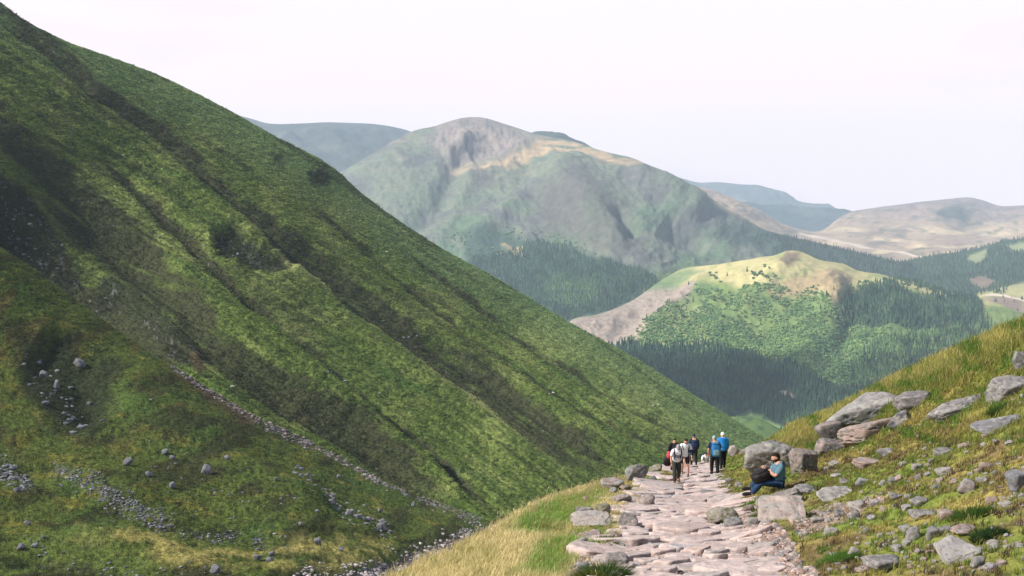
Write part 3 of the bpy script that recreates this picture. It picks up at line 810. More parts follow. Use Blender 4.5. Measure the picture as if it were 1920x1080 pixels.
def put_rock(seed, px, pbase, wpx, hpx, roll=0, label=None, group=None, colour=GREY, second=PALE, depth=0.8, sub=4, flat=0.0, embed=0.34, layer=None, tilt=None, boxy=True, name='boulder', cat='boulder', noise=0.045, planes=9, moss=0.15, yaw=None):
    layer = layer or near
    P = layer.at(px, pbase)
    D = P[1]
    w, h = wpx / F0 * D, hpx / F0 * D
    hh = h * (1 + embed)
    v, f, c = rock_arrays(seed, w, w * depth, hh, sub, planes, noise, flat, colour, second, moss, boxy)
    rr = np.random.RandomState(seed + 5)
    o = new_mesh(name, v, f, M_rock, c, smooth=True)
    o.location = (float(P[0]), float(P[1] + w * depth * 0.25), float(P[2] + hh / 2 - h * embed))
    if tilt is not None:
        o.scale = (1, 1.2, 0.26)
        o.location.z = float(P[2] + h * 0.42)
    o.rotation_euler = (R(rr.uniform(-6, 10) if tilt is None else tilt), R(-roll), R(rr.uniform(-12, 12) if yaw is None else yaw))
    tag(o, label, cat, group)
    return o

BIG = [
 # seed, px, base, w, h, roll, kw, label
 (11, 1458, 886, 124, 62, 8, dict(colour=(0.27, 0.26, 0.25), second=PALE, depth=0.75, sub=5, planes=6, noise=0.07, boxy=False), 'large rounded grey boulder directly behind the seated man'),
 (12, 1510, 894, 58, 42, -6, dict(colour=(0.30, 0.235, 0.20), second=GREY, depth=0.7, sub=5, planes=8, flat=0.6), 'square brown-grey boulder block with its flat face right of the seated man'),
 (13, 1628, 797, 158, 52, 9, dict(colour=(0.33, 0.32, 0.32), second=PALE, depth=0.5, sub=5, planes=12, boxy=False), 'largest long lichen-spotted outcrop boulder below the grassy skyline of the right slope'),
 (14, 1634, 826, 118, 40, 5, dict(colour=(0.42, 0.31, 0.27), second=(0.28, 0.25, 0.24), depth=0.5, sub=5, planes=11), 'pinkish wedge-shaped slab lying just under the longest outcrop boulder'),
 (15, 1558, 830, 50, 42, 22, dict(colour=GREY, second=PINK, depth=0.7, sub=4), 'tilted grey boulder at the left foot of the longest outcrop boulder'),
 (16, 1716, 768, 74, 30, 3, dict(colour=(0.26, 0.23, 0.235), second=GREY, depth=0.6, sub=4, planes=9), 'smooth purplish-grey boulder touching the right end of the longest outcrop boulder'),
 (17, 1690, 797, 56, 26, 10, dict(colour=DARK, second=PALE, depth=0.6, sub=4), 'dark-fronted boulder beside the right tip of the pinkish wedge slab'),
 (18, 1562, 852, 62, 26, -6, dict(colour=GREY, second=PINK, depth=0.7, sub=4), 'low split grey boulder in the grass below the outcrop boulders'),
 (19, 1800, 778, 108, 22, 22, dict(colour=GREY, second=PALE, depth=0.4, sub=5, planes=11), 'long narrow ledge of grey rock rising to the right above the slope'),
 (20, 1893, 738, 68, 38, 4, dict(colour=(0.26, 0.25, 0.25), second=PALE, depth=0.7, sub=5, planes=10), 'big blocky grey boulder with shaded purple face near the right border'),
 (21, 1918, 690, 36, 34, 10, dict(colour=GREY, second=PALE, depth=0.7, sub=4), 'jagged grey boulder highest on the right slope at the picture border'),
 (22, 1880, 818, 98, 28, 17, dict(colour=(0.24, 0.24, 0.255), second=GREY, depth=0.55, sub=5, planes=8, tilt=14), 'smooth dark grey slab boulder leaning down to a pointed left tip'),
 (23, 1914, 914, 50, 34, 0, dict(colour=(0.25, 0.25, 0.27), second=GREY, depth=0.8, sub=4, planes=9), 'rounded plain grey boulder cut by the right picture border'),
 (24, 1664, 863, 32, 14, 12, {}, 'smooth oval grey stone in the grass under the dark-fronted boulder'),
 (25, 1628, 880, 50, 13, 2, dict(colour=PINK, second=PALE, flat=0.4), 'flat-topped pink stone sticking out of the turf like a shelf'),
 (26, 1568, 936, 66, 19, 14, dict(colour=PALE, second=GREY, depth=0.6, tilt=16), 'long pale grey stone lying in the grass right of the big flat slab'),
 (27, 1462, 942, 92, 19, 15, dict(colour=(0.30, 0.25, 0.22), second=GREY, depth=0.35, sub=5), 'sloping brownish rock rib in front of the seated man'),
 (28, 1508, 926, 52, 18, 6, dict(colour=GREY, second=PALE), 'low grey rock at the upper end of the sloping brownish rib'),
 (29, 1470, 977, 92, 30, 8, dict(colour=(0.46, 0.37, 0.33), second=PALE, depth=0.95, sub=5, planes=6, noise=0.025, tilt=26), 'big flat slab of pale rock beside the path below the seated man'),
 (30, 1376, 987, 36, 22, 0, dict(colour=GREY, second=PALE, sub=4, planes=9), 'loaf-shaped grey stone on the right edge of the path'),
 (31, 1358, 977, 60, 30, 8, dict(colour=(0.34, 0.29, 0.25), second=(0.25, 0.26, 0.14), sub=5, planes=9, boxy=False), 'mossy rounded boulder bulging out of the right side of the path'),
 (32, 1795, 1058, 74, 40, 27, dict(colour=(0.36, 0.34, 0.34), second=PALE, depth=0.8, sub=5, planes=9, tilt=24), 'triangular pale slab tilted steeply in the turf low on the right slope'),
 (33, 1662, 1086, 66, 22, 0, dict(colour=GREY, second=PALE, flat=0.5), 'broad grey stone cut by the bottom border right of the path'),
 (34, 1727, 948, 32, 15, 8, {}, 'stubby grey stone standing just above a thin flat stone on the slope'),
 (35, 1738, 964, 54, 11, 0, dict(flat=0.4), 'thin flat grey stone just below the stubby stone on the slope'),
 (36, 1777, 972, 34, 18, -14, dict(colour=PINK, second=PALE), 'pinkish pointed stone next to a tuft of yellow grass'),
 (37, 1559, 1008, 28, 15, 10, dict(colour=PALE), 'pale oval stone in the turf above the bright green patch'),
 (38, 1750, 1014, 30, 21, 18, {}, 'right one of two leaning grey stones side by side on the lower slope'),
 (39, 1711, 1020, 32, 26, 20, {}, 'left one of two leaning grey stones side by side on the lower slope'),
 (40, 1850, 880, 24, 17, 6, dict(colour=PINK), 'small peaked pink stone left of the border-cut rounded boulder'),
 (41, 1809, 851, 22, 12, 5, dict(colour=PINK, second=PALE), 'rounded light pink stone beside the pair of flat grey stones'),
 (42, 1772, 858, 36, 12, 8, {}, 'pair-forming flat grey stone left of the rounded light pink stone'),
 (43, 1772, 890, 32, 11, 10, dict(colour=PALE), 'slim pale stone above the dark heather patch on the slope'),
 (44, 1602, 1050, 26, 20, 38, dict(colour=PALE), 'steeply tilted pale stone beside the bright green turf patch'),
 (45, 1603, 978, 24, 20, 22, {}, 'right grey stone of a touching pair above the bare soil'),
 (46, 1577, 975, 24, 15, 0, dict(colour=DARK), 'darker left stone of a touching pair above the bare soil'),
 (47, 1816, 922, 34, 22, -10, dict(colour=(0.25, 0.21, 0.2)), 'cracked brown-grey rock lump amid the heather at right'),
 (48, 1812, 1001, 50, 15, 2, dict(colour=PINK, second=GREY), 'long pinkish stone pair-like lump left of a dark rush tuft'),
 (49, 1612, 952, 36, 14, 6, dict(colour=PALE), 'pale flat stone half buried above the bare soil patch'),
 (50, 1681, 936, 30, 11, -8, {}, 'low grey sliver of stone in the middle of the slope'),
 (51, 1838, 1073, 28, 21, -12, {}, 'grey corner-shaped stone near the bottom border at right'),
 (52, 1917, 1088, 28, 24, 0, {}, 'grey stone in the bottom right picture corner'),
 (53, 1618, 907, 26, 14, 0, dict(colour=(0.25, 0.26, 0.28)), 'bluish-grey stone right under the shelf-like pink stone'),
 (54, 1686, 904, 16, 9, 10, dict(colour=(0.45, 0.30, 0.25)), 'little salmon-pink stone alone in the mid-slope grass'),
 (55, 1586, 908, 20, 11, 0, {}, 'small grey stone to the left of the bluish-grey stone'),
 (56, 1378, 854, 24, 19, 20, dict(colour=PALE, second=PINK), 'peaked pale rock on the skyline right of the walkers in blue'),
 (57, 1396, 852, 20, 10, 0, dict(colour=PINK), 'small low rock on the skyline between the peaked rock and big boulder'),
 (58, 1192, 903, 42, 36, -16, dict(colour=(0.24, 0.24, 0.24), second=(0.28, 0.24, 0.19), depth=0.6, sub=5, planes=8), 'upright dark grey standing rock on the left edge of the path'),
 (59, 1150, 915, 48, 15, 2, dict(colour=PALE, second=PINK, sub=4), 'broad pale rock on the verge below the upright standing rock'),
 (60, 1108, 988, 80, 24, 9, dict(colour=(0.42, 0.36, 0.33), second=PALE, depth=0.7, sub=5, tilt=12), 'long flat pale slab lying in the grass verge left of the path'),
 (61, 1176, 987, 42, 30, -6, dict(colour=(0.33, 0.28, 0.26), second=GREY, sub=5, planes=9), 'squarish boulder with dark right face on the left path edge'),
 (62, 1131, 964, 34, 20, 4, dict(colour=(0.30, 0.26, 0.22), second=(0.22, 0.23, 0.1)), 'mossy knobbly stone above the long flat verge slab'),
 (63, 1098, 962, 36, 15, 6, dict(colour=GREY, second=PALE), 'grey stone left of the mossy knobbly stone'),
 (64, 1168, 994, 18, 11, 0, dict(colour=PINK, second=PINK), 'small smooth pink cobble below the squarish boulder'),
 (65, 1106, 1013, 54, 11, 0, dict(colour=PINK, second=PALE, flat=0.4), 'thin flat pink slab in the verge below the long slab'),
 (66, 1154, 1014, 26, 18, 0, dict(colour=(0.19, 0.14, 0.11), second=PINK), 'dark brown stone wedged at the left path edge'),
 (67, 1155, 1062, 44, 36, -20, dict(colour=(0.36, 0.31, 0.28), second=GREY, sub=5, planes=7, noise=0.03), 'pointed pyramid-like boulder at the bottom left corner of the path'),
 (68, 1093, 1069, 27, 19, 6, dict(colour=(0.33, 0.33, 0.35), second=PALE, planes=8), 'pale pointed stone in front of the dark rush tuft at bottom'),
 (69, 1089, 1030, 34, 15, 10, dict(colour=PALE), 'pale stone half hidden by grass left of the soil patch'),
 (70, 1156, 1086, 44, 20, 0, dict(colour=PALE, second=PINK, flat=0.5), 'pale block cut by the bottom border under the pyramid-like boulder'),
 (71, 1213, 948, 40, 21, 6, dict(colour=PINK, second=(0.40, 0.35, 0.33), flat=0.5), 'raised pink block standing proud of the left part of the path'),
 (72, 1230, 887, 28, 15, 6, dict(colour=(0.27, 0.24, 0.14), second=PALE), 'mossy rock at the far left shoulder of the path'),
 (73, 1166, 944, 40, 15, 10, dict(colour=PALE, second=PINK, flat=0.5), 'pale slab left of the raised pink block'),
 (74, 1411, 985, 22, 16, 0, dict(colour=PALE), 'small white-grey stone right of the loaf-shaped stone'),
 (75, 1404, 962, 24, 15, 0, dict(colour=(0.24, 0.16, 0.13)), 'dark red-brown stone between the mossy boulder and the big flat slab'),
 (76, 1330, 925, 30, 8, 2, dict(colour=GREY, flat=0.4), 'flat grey stone in the middle of the path behind the loaf-shaped stone'),
]
for sd_, px, pb, w, h, roll, kw, lab in BIG:
    k = dict(sub=4 if w > 40 else 3)
    k.update(kw)
    for q in ('colour', 'second'):
        if q in kw and kw[q] not in (GREY, PINK, PALE, DARK):
            k[q] = tuple(0.68 * z for z in kw[q])
    put_rock(sd_, px, pb, w, h, roll, label=lab, name='boulder' if w > 40 else 'rock', cat='boulder' if w > 40 else 'rock', **k)

# many small stones sunk in the turf of the right slope
rr = np.random.RandomState(77)
cnt, tries, taken = 0, 0, [(b[1], b[2] - b[4] / 2, b[3] / 2) for b in BIG]
while cnt < 200 and tries < 6000:
    tries += 1
    px, py = rr.uniform(1420, 1925), rr.uniform(745, 1085)
    if py < np.interp(px, [1440, 1560, 1700, 1920], [860, 815, 770, 690]) or px < np.interp(py, [860, 940, 1000, 1080], [1400, 1490, 1500, 1545]):
        continue
    if fbm(px / 60, py / 40, 0, 2, seed=5) < -0.12 + 0.1 * rr.rand():
        continue
    if any(abs(px - a) < c + 6 and abs(py - b) < c * 0.6 + 4 for a, b, c in taken):
        continue
    w = rr.choice([7, 9, 11, 14, 18, 24], p=[.2, .25, .2, .17, .12, .06]) * (0.7 + 0.5 * (py - 740) / 340)
    put_rock(1000 + cnt, px, py, w, w * rr.uniform(0.3, 0.6), rr.uniform(-8, 30), label='small stone half sunk in the turf and heather of the right-hand slope',
             group='small stones scattered over the right-hand slope', colour=[GREY, PINK, PALE, (0.26, 0.24, 0.25)][rr.randint(4)], second=[PALE, GREY][rr.randint(2)], sub=3,
             name='stone', cat='stone', depth=rr.uniform(0.6, 1.0), flat=0.5 if rr.rand() < 0.4 else 0, embed=0.45, planes=7)
    taken.append((px, py, w / 2))
    cnt += 1
# stones along the left verge and edge of the path
for i, (px, py, w) in enumerate([(1122, 1003, 12), (1140, 1032, 16), (1112, 1046, 10), (1078, 1000, 12), (1120, 1070, 14), (1165, 1018, 16), (1098, 940, 12), (1120, 932, 14), (1150, 925, 16), (1172, 918, 18), (1205, 908, 16),
                                (1140, 978, 12), (1066, 1056, 9), (1052, 1072, 8), (1128, 1052, 12), (1186, 962, 16), (1160, 955, 12), (1224, 900, 14), (1205, 892, 12), (1136, 1018, 12), (1100, 1036, 9), (1146, 1000, 9)]):
    put_rock(1300 + i, px, py, w, w * 0.55, rr.uniform(-12, 12), label='small stone in the grass and soil along the left edge of the path', group='small stones along the left path edge',
             colour=[PINK, PALE, GREY][i % 3], sub=3, name='stone', cat='stone')
# rubble along the right edge of the path
for i in range(26):
    py = rr.uniform(872, 1075)
    px = np.interp(py, [872, 900, 940, 985, 1040, 1080], [1350, 1362, 1395, 1415, 1470, 1510]) + rr.uniform(-8, 22)
    w = rr.uniform(6, 15)
    put_rock(1400 + i, px, py, w, w * 0.6, rr.uniform(-12, 12), label='small loose stone in the strip of bare soil along the right edge of the path', group='loose stones along the right path edge',
             colour=[PINK, PALE, GREY][i % 3], sub=3, name='stone', cat='stone')

# ------------------------------------------------------------ the paving: flat stones laid as a path
def paving():
    r = np.random.RandomState(3)
    PXg = near.PX[:-1, :-1]
    PYg = near.PY[:-1, :-1]
    P = near.P
    a = P[1:, :-1] - P[:-1, :-1]
    b = P[:-1, 1:] - P[:-1, :-1]
    w = np.abs(a[..., 0] * b[..., 1] - a[..., 1] * b[..., 0])
    ok = inpoly(PATH, PXg, PYg) & (PYg < 1150) & (PYg > 870)
    w = np.where(ok, w, 0).ravel()
    idx = r.choice(len(w), 9000, p=w / w.sum())
    pts, pix = [], []
    for k in idx:
        px, py = PXg.ravel()[k] + r.uniform(-1, 1), PYg.ravel()[k] + r.uniform(-0.6, 0.6)
        q = near.at(px, py)
        rad = (0.195 + 0.0095 * q[1]) * r.choice([0.6, 0.85, 1.1, 1.5])
        if all(((q[0] - s[0]) / 1.25) ** 2 + ((q[1] - s[1]) / 0.95) ** 2 > (0.5 * (rad + s[2])) ** 2 * 1.9 for s in pts):
            pts.append((q[0], q[1], rad, q[2]))
            pix.append((px, py))
    pts = np.array(pts)
    order = np.argsort(pts[:, 1])[:298]
    n_made = 0
    for i in order:
        x, y, rad, z = pts[i]
        poly = np.array([(math.cos(t), math.sin(t)) for t in np.linspace(0, 2 * math.pi, 9)[:-1] + 0.2]) * rad * np.array([1.5, 1.15])
        d = np.hypot(pts[:, 0] - x, pts[:, 1] - y)
        for j in np.argsort(d)[1:14]:
            m = (pts[j, :2] - pts[i, :2])
            L = np.hypot(*m)
            nrm = m / L
            off = L * (pts[i, 2] / (pts[i, 2] + pts[j, 2]))
            s = poly @ nrm - off
            outp = []
            for a_ in range(len(poly)):
                b_ = (a_ + 1) % len(poly)
                if s[a_] <= 0: outp.append(poly[a_])
                if (s[a_] <= 0) != (s[b_] <= 0):
                    t = s[a_] / (s[a_] - s[b_])
                    outp.append(poly[a_] * (1 - t) + poly[b_] * t)
            poly = np.array(outp)
            if len(poly) < 3: break
        if len(poly) < 3: continue
        # even out, round and roughen the outline
        seg = np.r_[0, np.cumsum(np.hypot(*(np.roll(poly, -1, 0) - poly).T))]
        tt = np.linspace(0, seg[-1], 29)[:-1]
        cp = np.vstack([poly, poly[:1]])
        o = np.stack([np.interp(tt, seg, cp[:, 0]), np.interp(tt, seg, cp[:, 1])], -1)
        o = 0.13 * np.roll(o, 1, 0) + 0.74 * o + 0.13 * np.roll(o, -1, 0)
        c0 = o.mean(0)
        o = (o - c0) * (1 - 0.045 / max(rad, 0.1))
        ang = np.arctan2(o[:, 1], o[:, 0])
        o *= (1 + 0.13 * fbm(np.cos(ang) * 2.5 + i * 3.1, np.sin(ang) * 2, i * 1.7, 3))[:, None]
        px, py = pix[i]
        q0, qx, qy = near.at(px, py), near.at(px + 6, py), near.at(px, py + 6)
        A = np.array([[qx[0] - q0[0], qx[1] - q0[1]], [qy[0] - q0[0], qy[1] - q0[1]]])
        g = np.linalg.solve(A, np.array([qx[2] - q0[2], qy[2] - q0[2]]))
        g = np.clip(g, -0.5, 0.35) * np.array([0.7, 0.8]) + r.normal(size=2) * 0.05
        top = r.uniform(0.03, 0.115) + (0.06 if r.rand() < 0.15 else 0)
        V, C = [], []
        base = np.array([(0.43, 0.335, 0.305), (0.40, 0.325, 0.30), (0.46, 0.37, 0.34), (0.36, 0.31, 0.29), (0.33, 0.30, 0.30)][r.choice(5, p=[.35, .25, .2, .12, .08])]) * r.uniform(0.9, 1.15)
        prof = [(1.05, -0.14), (1.02, top - 0.04), (1.0, top - 0.012), (0.965, top), (0.85, top), (0.66, top), (0.42, top), (0.2, top)]
        for s, h in prof:
            xy = o * s
            zz = h + g[0] * xy[:, 0] + g[1] * xy[:, 1]
            if h > top - 0.03:
                zz = zz + 0.042 * fbm((xy[:, 0] + x) * 2.4, (xy[:, 1] + y) * 2.4, i, 5, gain=0.6)
            else:
                xy = xy * (1 + 0.04 * r.normal(size=(len(xy), 1)))
            V.append(np.c_[xy, zz])
            cc = np.ones((len(xy), 3)) * base
            if h < 0: cc = cc * 0.45      # soil-stained foot
            C.append(cc)
        V.append(np.array([[0, 0, top]])); C.append(np.ones((1, 3)) * base)
        V, C = np.vstack(V), np.vstack(C)
        nz = fbm((V[:, 0] + x) * 5, (V[:, 1] + y) * 5, i, 3)
        C = mixc(C, (0.25, 0.235, 0.23), sstep(0.0, 0.35, nz) * 0.5)
        n4 = fbm((V[:, 0] + x) * 1.1, (V[:, 1] + y) * 1.1, 7, 4)
        C = mixc(C, (0.24, 0.17, 0.125), sstep(0.15, 0.45, n4) * 0.4)
        C = mixc(C, (0.56, 0.47, 0.44), sstep(0.12, 0.4, -nz) * 0.5)
        n, m = len(o), len(prof)
        F = []
        for a_ in range(m - 1):
            for b_ in range(n):
                F.append((a_ * n + b_, a_ * n + (b_ + 1) % n, (a_ + 1) * n + (b_ + 1) % n, (a_ + 1) * n + b_))
        T = [((m - 1) * n + b_, (m - 1) * n + (b_ + 1) % n, m * n) for b_ in range(n)]
        ob = new_mesh('paving_stone', V, [np.array(F), np.array(T)], M_slab, C)
        ob.location = (float(x + c0[0]), float(y + c0[1]), float(z + g @ c0))
        tag(ob, 'flat trodden stone laid among the others in the surface of the path', 'paving stone', 'flat stones paving the path')
        n_made += 1
    print('paving', n_made)
paving()

# ------------------------------------------------------------ scree and stream stones (nobody could count them)
def scree(name, layer, line, width, n, smin, smax, seed, colours, lift=0.3):
    r = np.random.RandomState(seed)
    p = np.array(line, float)
    L = np.r_[0, np.cumsum(np.hypot(*(p[1:] - p[:-1]).T))]
    t = r.uniform(0, L[-1], n)
    px = np.interp(t, L, p[:, 0]) + r.normal(size=n) * width * 0.4
    py = np.interp(t, L, p[:, 1]) + r.normal(size=n) * width * 0.5
    keep = fbm(px / 22, py / 16, 0, 3, seed=seed) > -0.1 + 0.15 * r.normal(size=n)
    px, py = px[keep], py[keep]
    Q = layer.at(px, py)
    d, f = ico(1)
    n = len(px)
    s = smin + (smax - smin) * r.rand(n) ** 3
    sc = np.stack([s, s * r.uniform(0.6, 1.2, n), s * r.uniform(0.4, 0.8, n)], -1)
    rad = r.uniform(0.7, 1.25, (n, len(d)))
    V = d[None] * rad[..., None] * sc[:, None]
    a = r.uniform(0, 6.28, n)
    ca, sa = np.cos(a)[:, None], np.sin(a)[:, None]
    V = np.stack([V[..., 0] * ca - V[..., 1] * sa, V[..., 0] * sa + V[..., 1] * ca, V[..., 2]], -1) + Q[:, None]
    V[..., 2] += (sc[:, 2] * lift)[:, None]
    F = (f[None] + (np.arange(n) * len(d))[:, None, None]).reshape(-1, 3)
    ci = np.array(colours)[r.randint(len(colours), size=n)] * r.uniform(0.7, 1.2, (n, 1))
    C = np.repeat(ci[:, None], len(d), 1)
    return tag(new_mesh(name, V.reshape(-1, 3), F, M_scree, C.reshape(-1, 3), smooth=False), kind='stuff')
GR = [(0.15, 0.15, 0.16), (0.22, 0.20, 0.20), (0.12, 0.115, 0.125), (0.25, 0.20, 0.19)]
BL = [(0.13, 0.13, 0.15), (0.18, 0.18, 0.2), (0.10, 0.10, 0.115), (0.24, 0.235, 0.24)]
scree('gully_scree', spur, [(318, 688), (360, 715), (400, 740), (450, 770), (500, 799), (575, 831), (650, 871), (725, 915)], 9, 2300, 0.15, 0.8, 1, [(0.25, 0.21, 0.20), (0.20, 0.18, 0.18), (0.14, 0.13, 0.135), (0.31, 0.26, 0.245)])
scree('gully_scree', spur, [(700, 900), (760, 926), (820, 948), (900, 976)], 8, 700, 0.2, 0.6, 2, GR)
scree('scree', spur, [(105, 880), (165, 900), (200, 925), (250, 950), (320, 980)], 19, 1500, 0.12, 0.40, 3, BL)
scree('scree', spur, [(340, 992), (400, 1000), (450, 992), (500, 1008)], 13, 320, 0.1, 0.45, 4, BL)
scree('scree', spur, [(545, 888), (610, 932), (645, 960), (690, 978), (730, 992)], 20, 330, 0.15, 0.85, 5, BL)
scree('stream_stones', spur, [(560, 1080), (650, 1070), (700, 1056), (775, 1036), (825, 1022), (860, 1010), (905, 985)], 19, 2300, 0.12, 0.62, 6, [(0.36, 0.32, 0.31), (0.27, 0.25, 0.25), (0.45, 0.40, 0.38), (0.2, 0.18, 0.17)])
scree('scree', spur, [(0, 868), (25, 890), (55, 905)], 22, 420, 0.15, 0.7, 7, BL)
scree('scree', spur, [(70, 670), (100, 720), (150, 760), (165, 790)], 42, 170, 0.2, 1.1, 8, BL)
scree('scree', spur, [(40, 1020), (120, 1045), (250, 1062), (420, 1072)], 16, 260, 0.08, 0.35, 9, BL)
scree('scree', spur, [(300, 840), (340, 900), (400, 940), (480, 960), (600, 1000)], 60, 170, 0.1, 0.5, 10, BL)
scree('scree', hillside, [(20, 400), (60, 450), (90, 500)], 50, 110, 0.3, 1.3, 11, BL)
scree('scree', hillside, [(90, 250), (200, 330), (320, 440), (420, 520)], 60, 130, 0.25, 0.9, 12, BL)
scree('scree', hillside, [(400, 450), (470, 480), (540, 510)], 24, 60, 0.3, 1.0, 13, BL)
scree('scree', hillside, [(740, 600), (790, 650), (860, 700)], 34, 70, 0.3, 0.9, 14, BL)
scree('scree', hillside, [(100, 95), (400, 240), (700, 480), (1000, 640), (1200, 780)], 110, 230, 0.25, 0.8, 15, GR)
# larger boulders one can pick out on the far side of the burn
for i, (px, py, w, h) in enumerate([(386, 893, 20, 16), (238, 877, 16, 14), (310, 848, 14, 10), (323, 858, 12, 8), (322, 918, 13, 12), (278, 897, 14, 9), (635, 868 + 30, 9, 8), (404, 1070, 20, 17), (483, 1045, 18, 12), (505, 1053, 15, 10),
                                    (510, 1036, 12, 8), (595, 1022, 14, 12), (655, 968, 16, 13), (716, 990, 20, 14), (690, 980, 13, 10), (672, 975, 12, 9), (713, 960, 9, 9), (775, 952, 9, 9), (620, 950, 13, 10), (38, 1030, 16, 12), (64, 1028, 12, 8),
                                    (560, 995, 9, 7), (155, 668, 22, 16), (80, 690, 14, 16), (108, 705, 12, 18), (420, 876, 12, 8), (510, 925, 9, 7), (640, 1032, 10, 7), (50, 985, 12, 7), (590, 975, 8, 6)]):
    put_rock(1500 + i, px, py, w, h, rr.uniform(-25, 10), label='grey boulder lying on the grassy slope beyond the burn at lower left', group='boulders scattered on the slope beyond the burn',
             colour=(0.15, 0.15, 0.17), second=GREY, sub=3, layer=spur, name='boulder', cat='boulder', depth=0.9, embed=0.1, moss=0.05)

# grit in the joints of the paving and on the bare strips
def grit(poly, n, smin, smax, seed, zoff):
    r = np.random.RandomState(seed)
    p = np.array(poly, float)
    px, py = r.uniform(p[:, 0].min(), p[:, 0].max(), n * 4), r.uniform(max(p[:, 1].min(), 875), 1095, n * 4)
    m = inpoly(poly, px, py)
    px, py = px[m][:n], py[m][:n]
    Q = near.at(px, py)
    d, f = ico(1)
    n = len(px)
    s = (smin + (smax - smin) * r.rand(n) ** 3)
    V = d[None] * r.uniform(0.7, 1.25, (n, len(d)))[..., None] * np.stack([s, s * r.uniform(.7, 1.2, n), s * 0.6], -1)[:, None] + Q[:, None]
    V[..., 2] += zoff
    F = (f[None] + (np.arange(n) * len(d))[:, None, None]).reshape(-1, 3)
    cs = np.array([(0.40, 0.31, 0.28), (0.28, 0.24, 0.22), (0.33, 0.23, 0.18), (0.22, 0.2, 0.2)])
    C = np.repeat((cs[r.randint(4, size=n)] * r.uniform(0.7, 1.2, (n, 1)))[:, None], len(d), 1)
    tag(new_mesh('grit', V.reshape(-1, 3), F, M_scree, C.reshape(-1, 3), smooth=False), kind='stuff')
grit(PATH, 3500, 0.01, 0.045, 1, 0.03)
grit(DIRT, 2200, 0.01, 0.06, 2, 0.01)
grit([(1060, 1080), (1085, 1040), (1150, 1000), (1175, 985), (1185, 1000), (1150, 1080), (1120, 1100), (1040, 1100)], 1200, 0.01, 0.06, 3, 0.01)
grit(BARE, 900, 0.01, 0.05, 4, 0.01)

# ============================================================ WOODS
def conifer_template(r, tiers=4, sides=7):
    V, F = [], []
    for k in range(tiers):
        z0, z1 = 0.10 + 0.20 * k, 0.10 + 0.20 * k + (0.42 if k < tiers - 1 else 0.30)
        rad = 0.20 * (1 - 0.21 * k)
        b = len(V)
        for s in range(sides):
            a = 2 * math.pi * (s + r.rand() * 0.5) / sides
            q = rad * r.uniform(0.7, 1.25)
            V.append((q * math.cos(a), q * math.sin(a), z0 - r.uniform(0, 0.05)))
        V.append((r.normal() * 0.01, r.normal() * 0.01, min(z1, 1.0)))
        for s in range(sides):
            F.append((b + s, b + (s + 1) % sides, b + sides))
    # trunk
    b = len(V)
    for s in range(3):
        a = 2 * math.pi * s / 3
        V.append((0.018 * math.cos(a), 0.018 * math.sin(a), -0.12))
    V.append((0, 0, 0.5))
    for s in range(3):
        F.append((b + s, b + (s + 1) % 3, b + 3))
    col = np.ones(len(V))
    V = np.array(V)
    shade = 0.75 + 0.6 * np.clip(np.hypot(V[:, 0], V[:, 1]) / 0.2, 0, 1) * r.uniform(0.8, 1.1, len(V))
    return V, np.array(F), shade, np.arange(len(V)) >= b
def leafy_template(r):
    d, f = ico(1)
    V = []
    F = []
    for k in range(4):
        c = np.array([r.normal() * 0.22, r.normal() * 0.22, r.uniform(0.3, 0.65)])
        v = d * r.uniform(0.22, 0.36) * r.uniform(0.7, 1.25, (len(d), 1)) + c
        F.append(f + k * len(d))
        V.append(v)
    V, F = np.vstack(V), np.vstack(F)
    return V, F, r.uniform(0.75, 1.2, len(V)), np.zeros(len(V), bool)
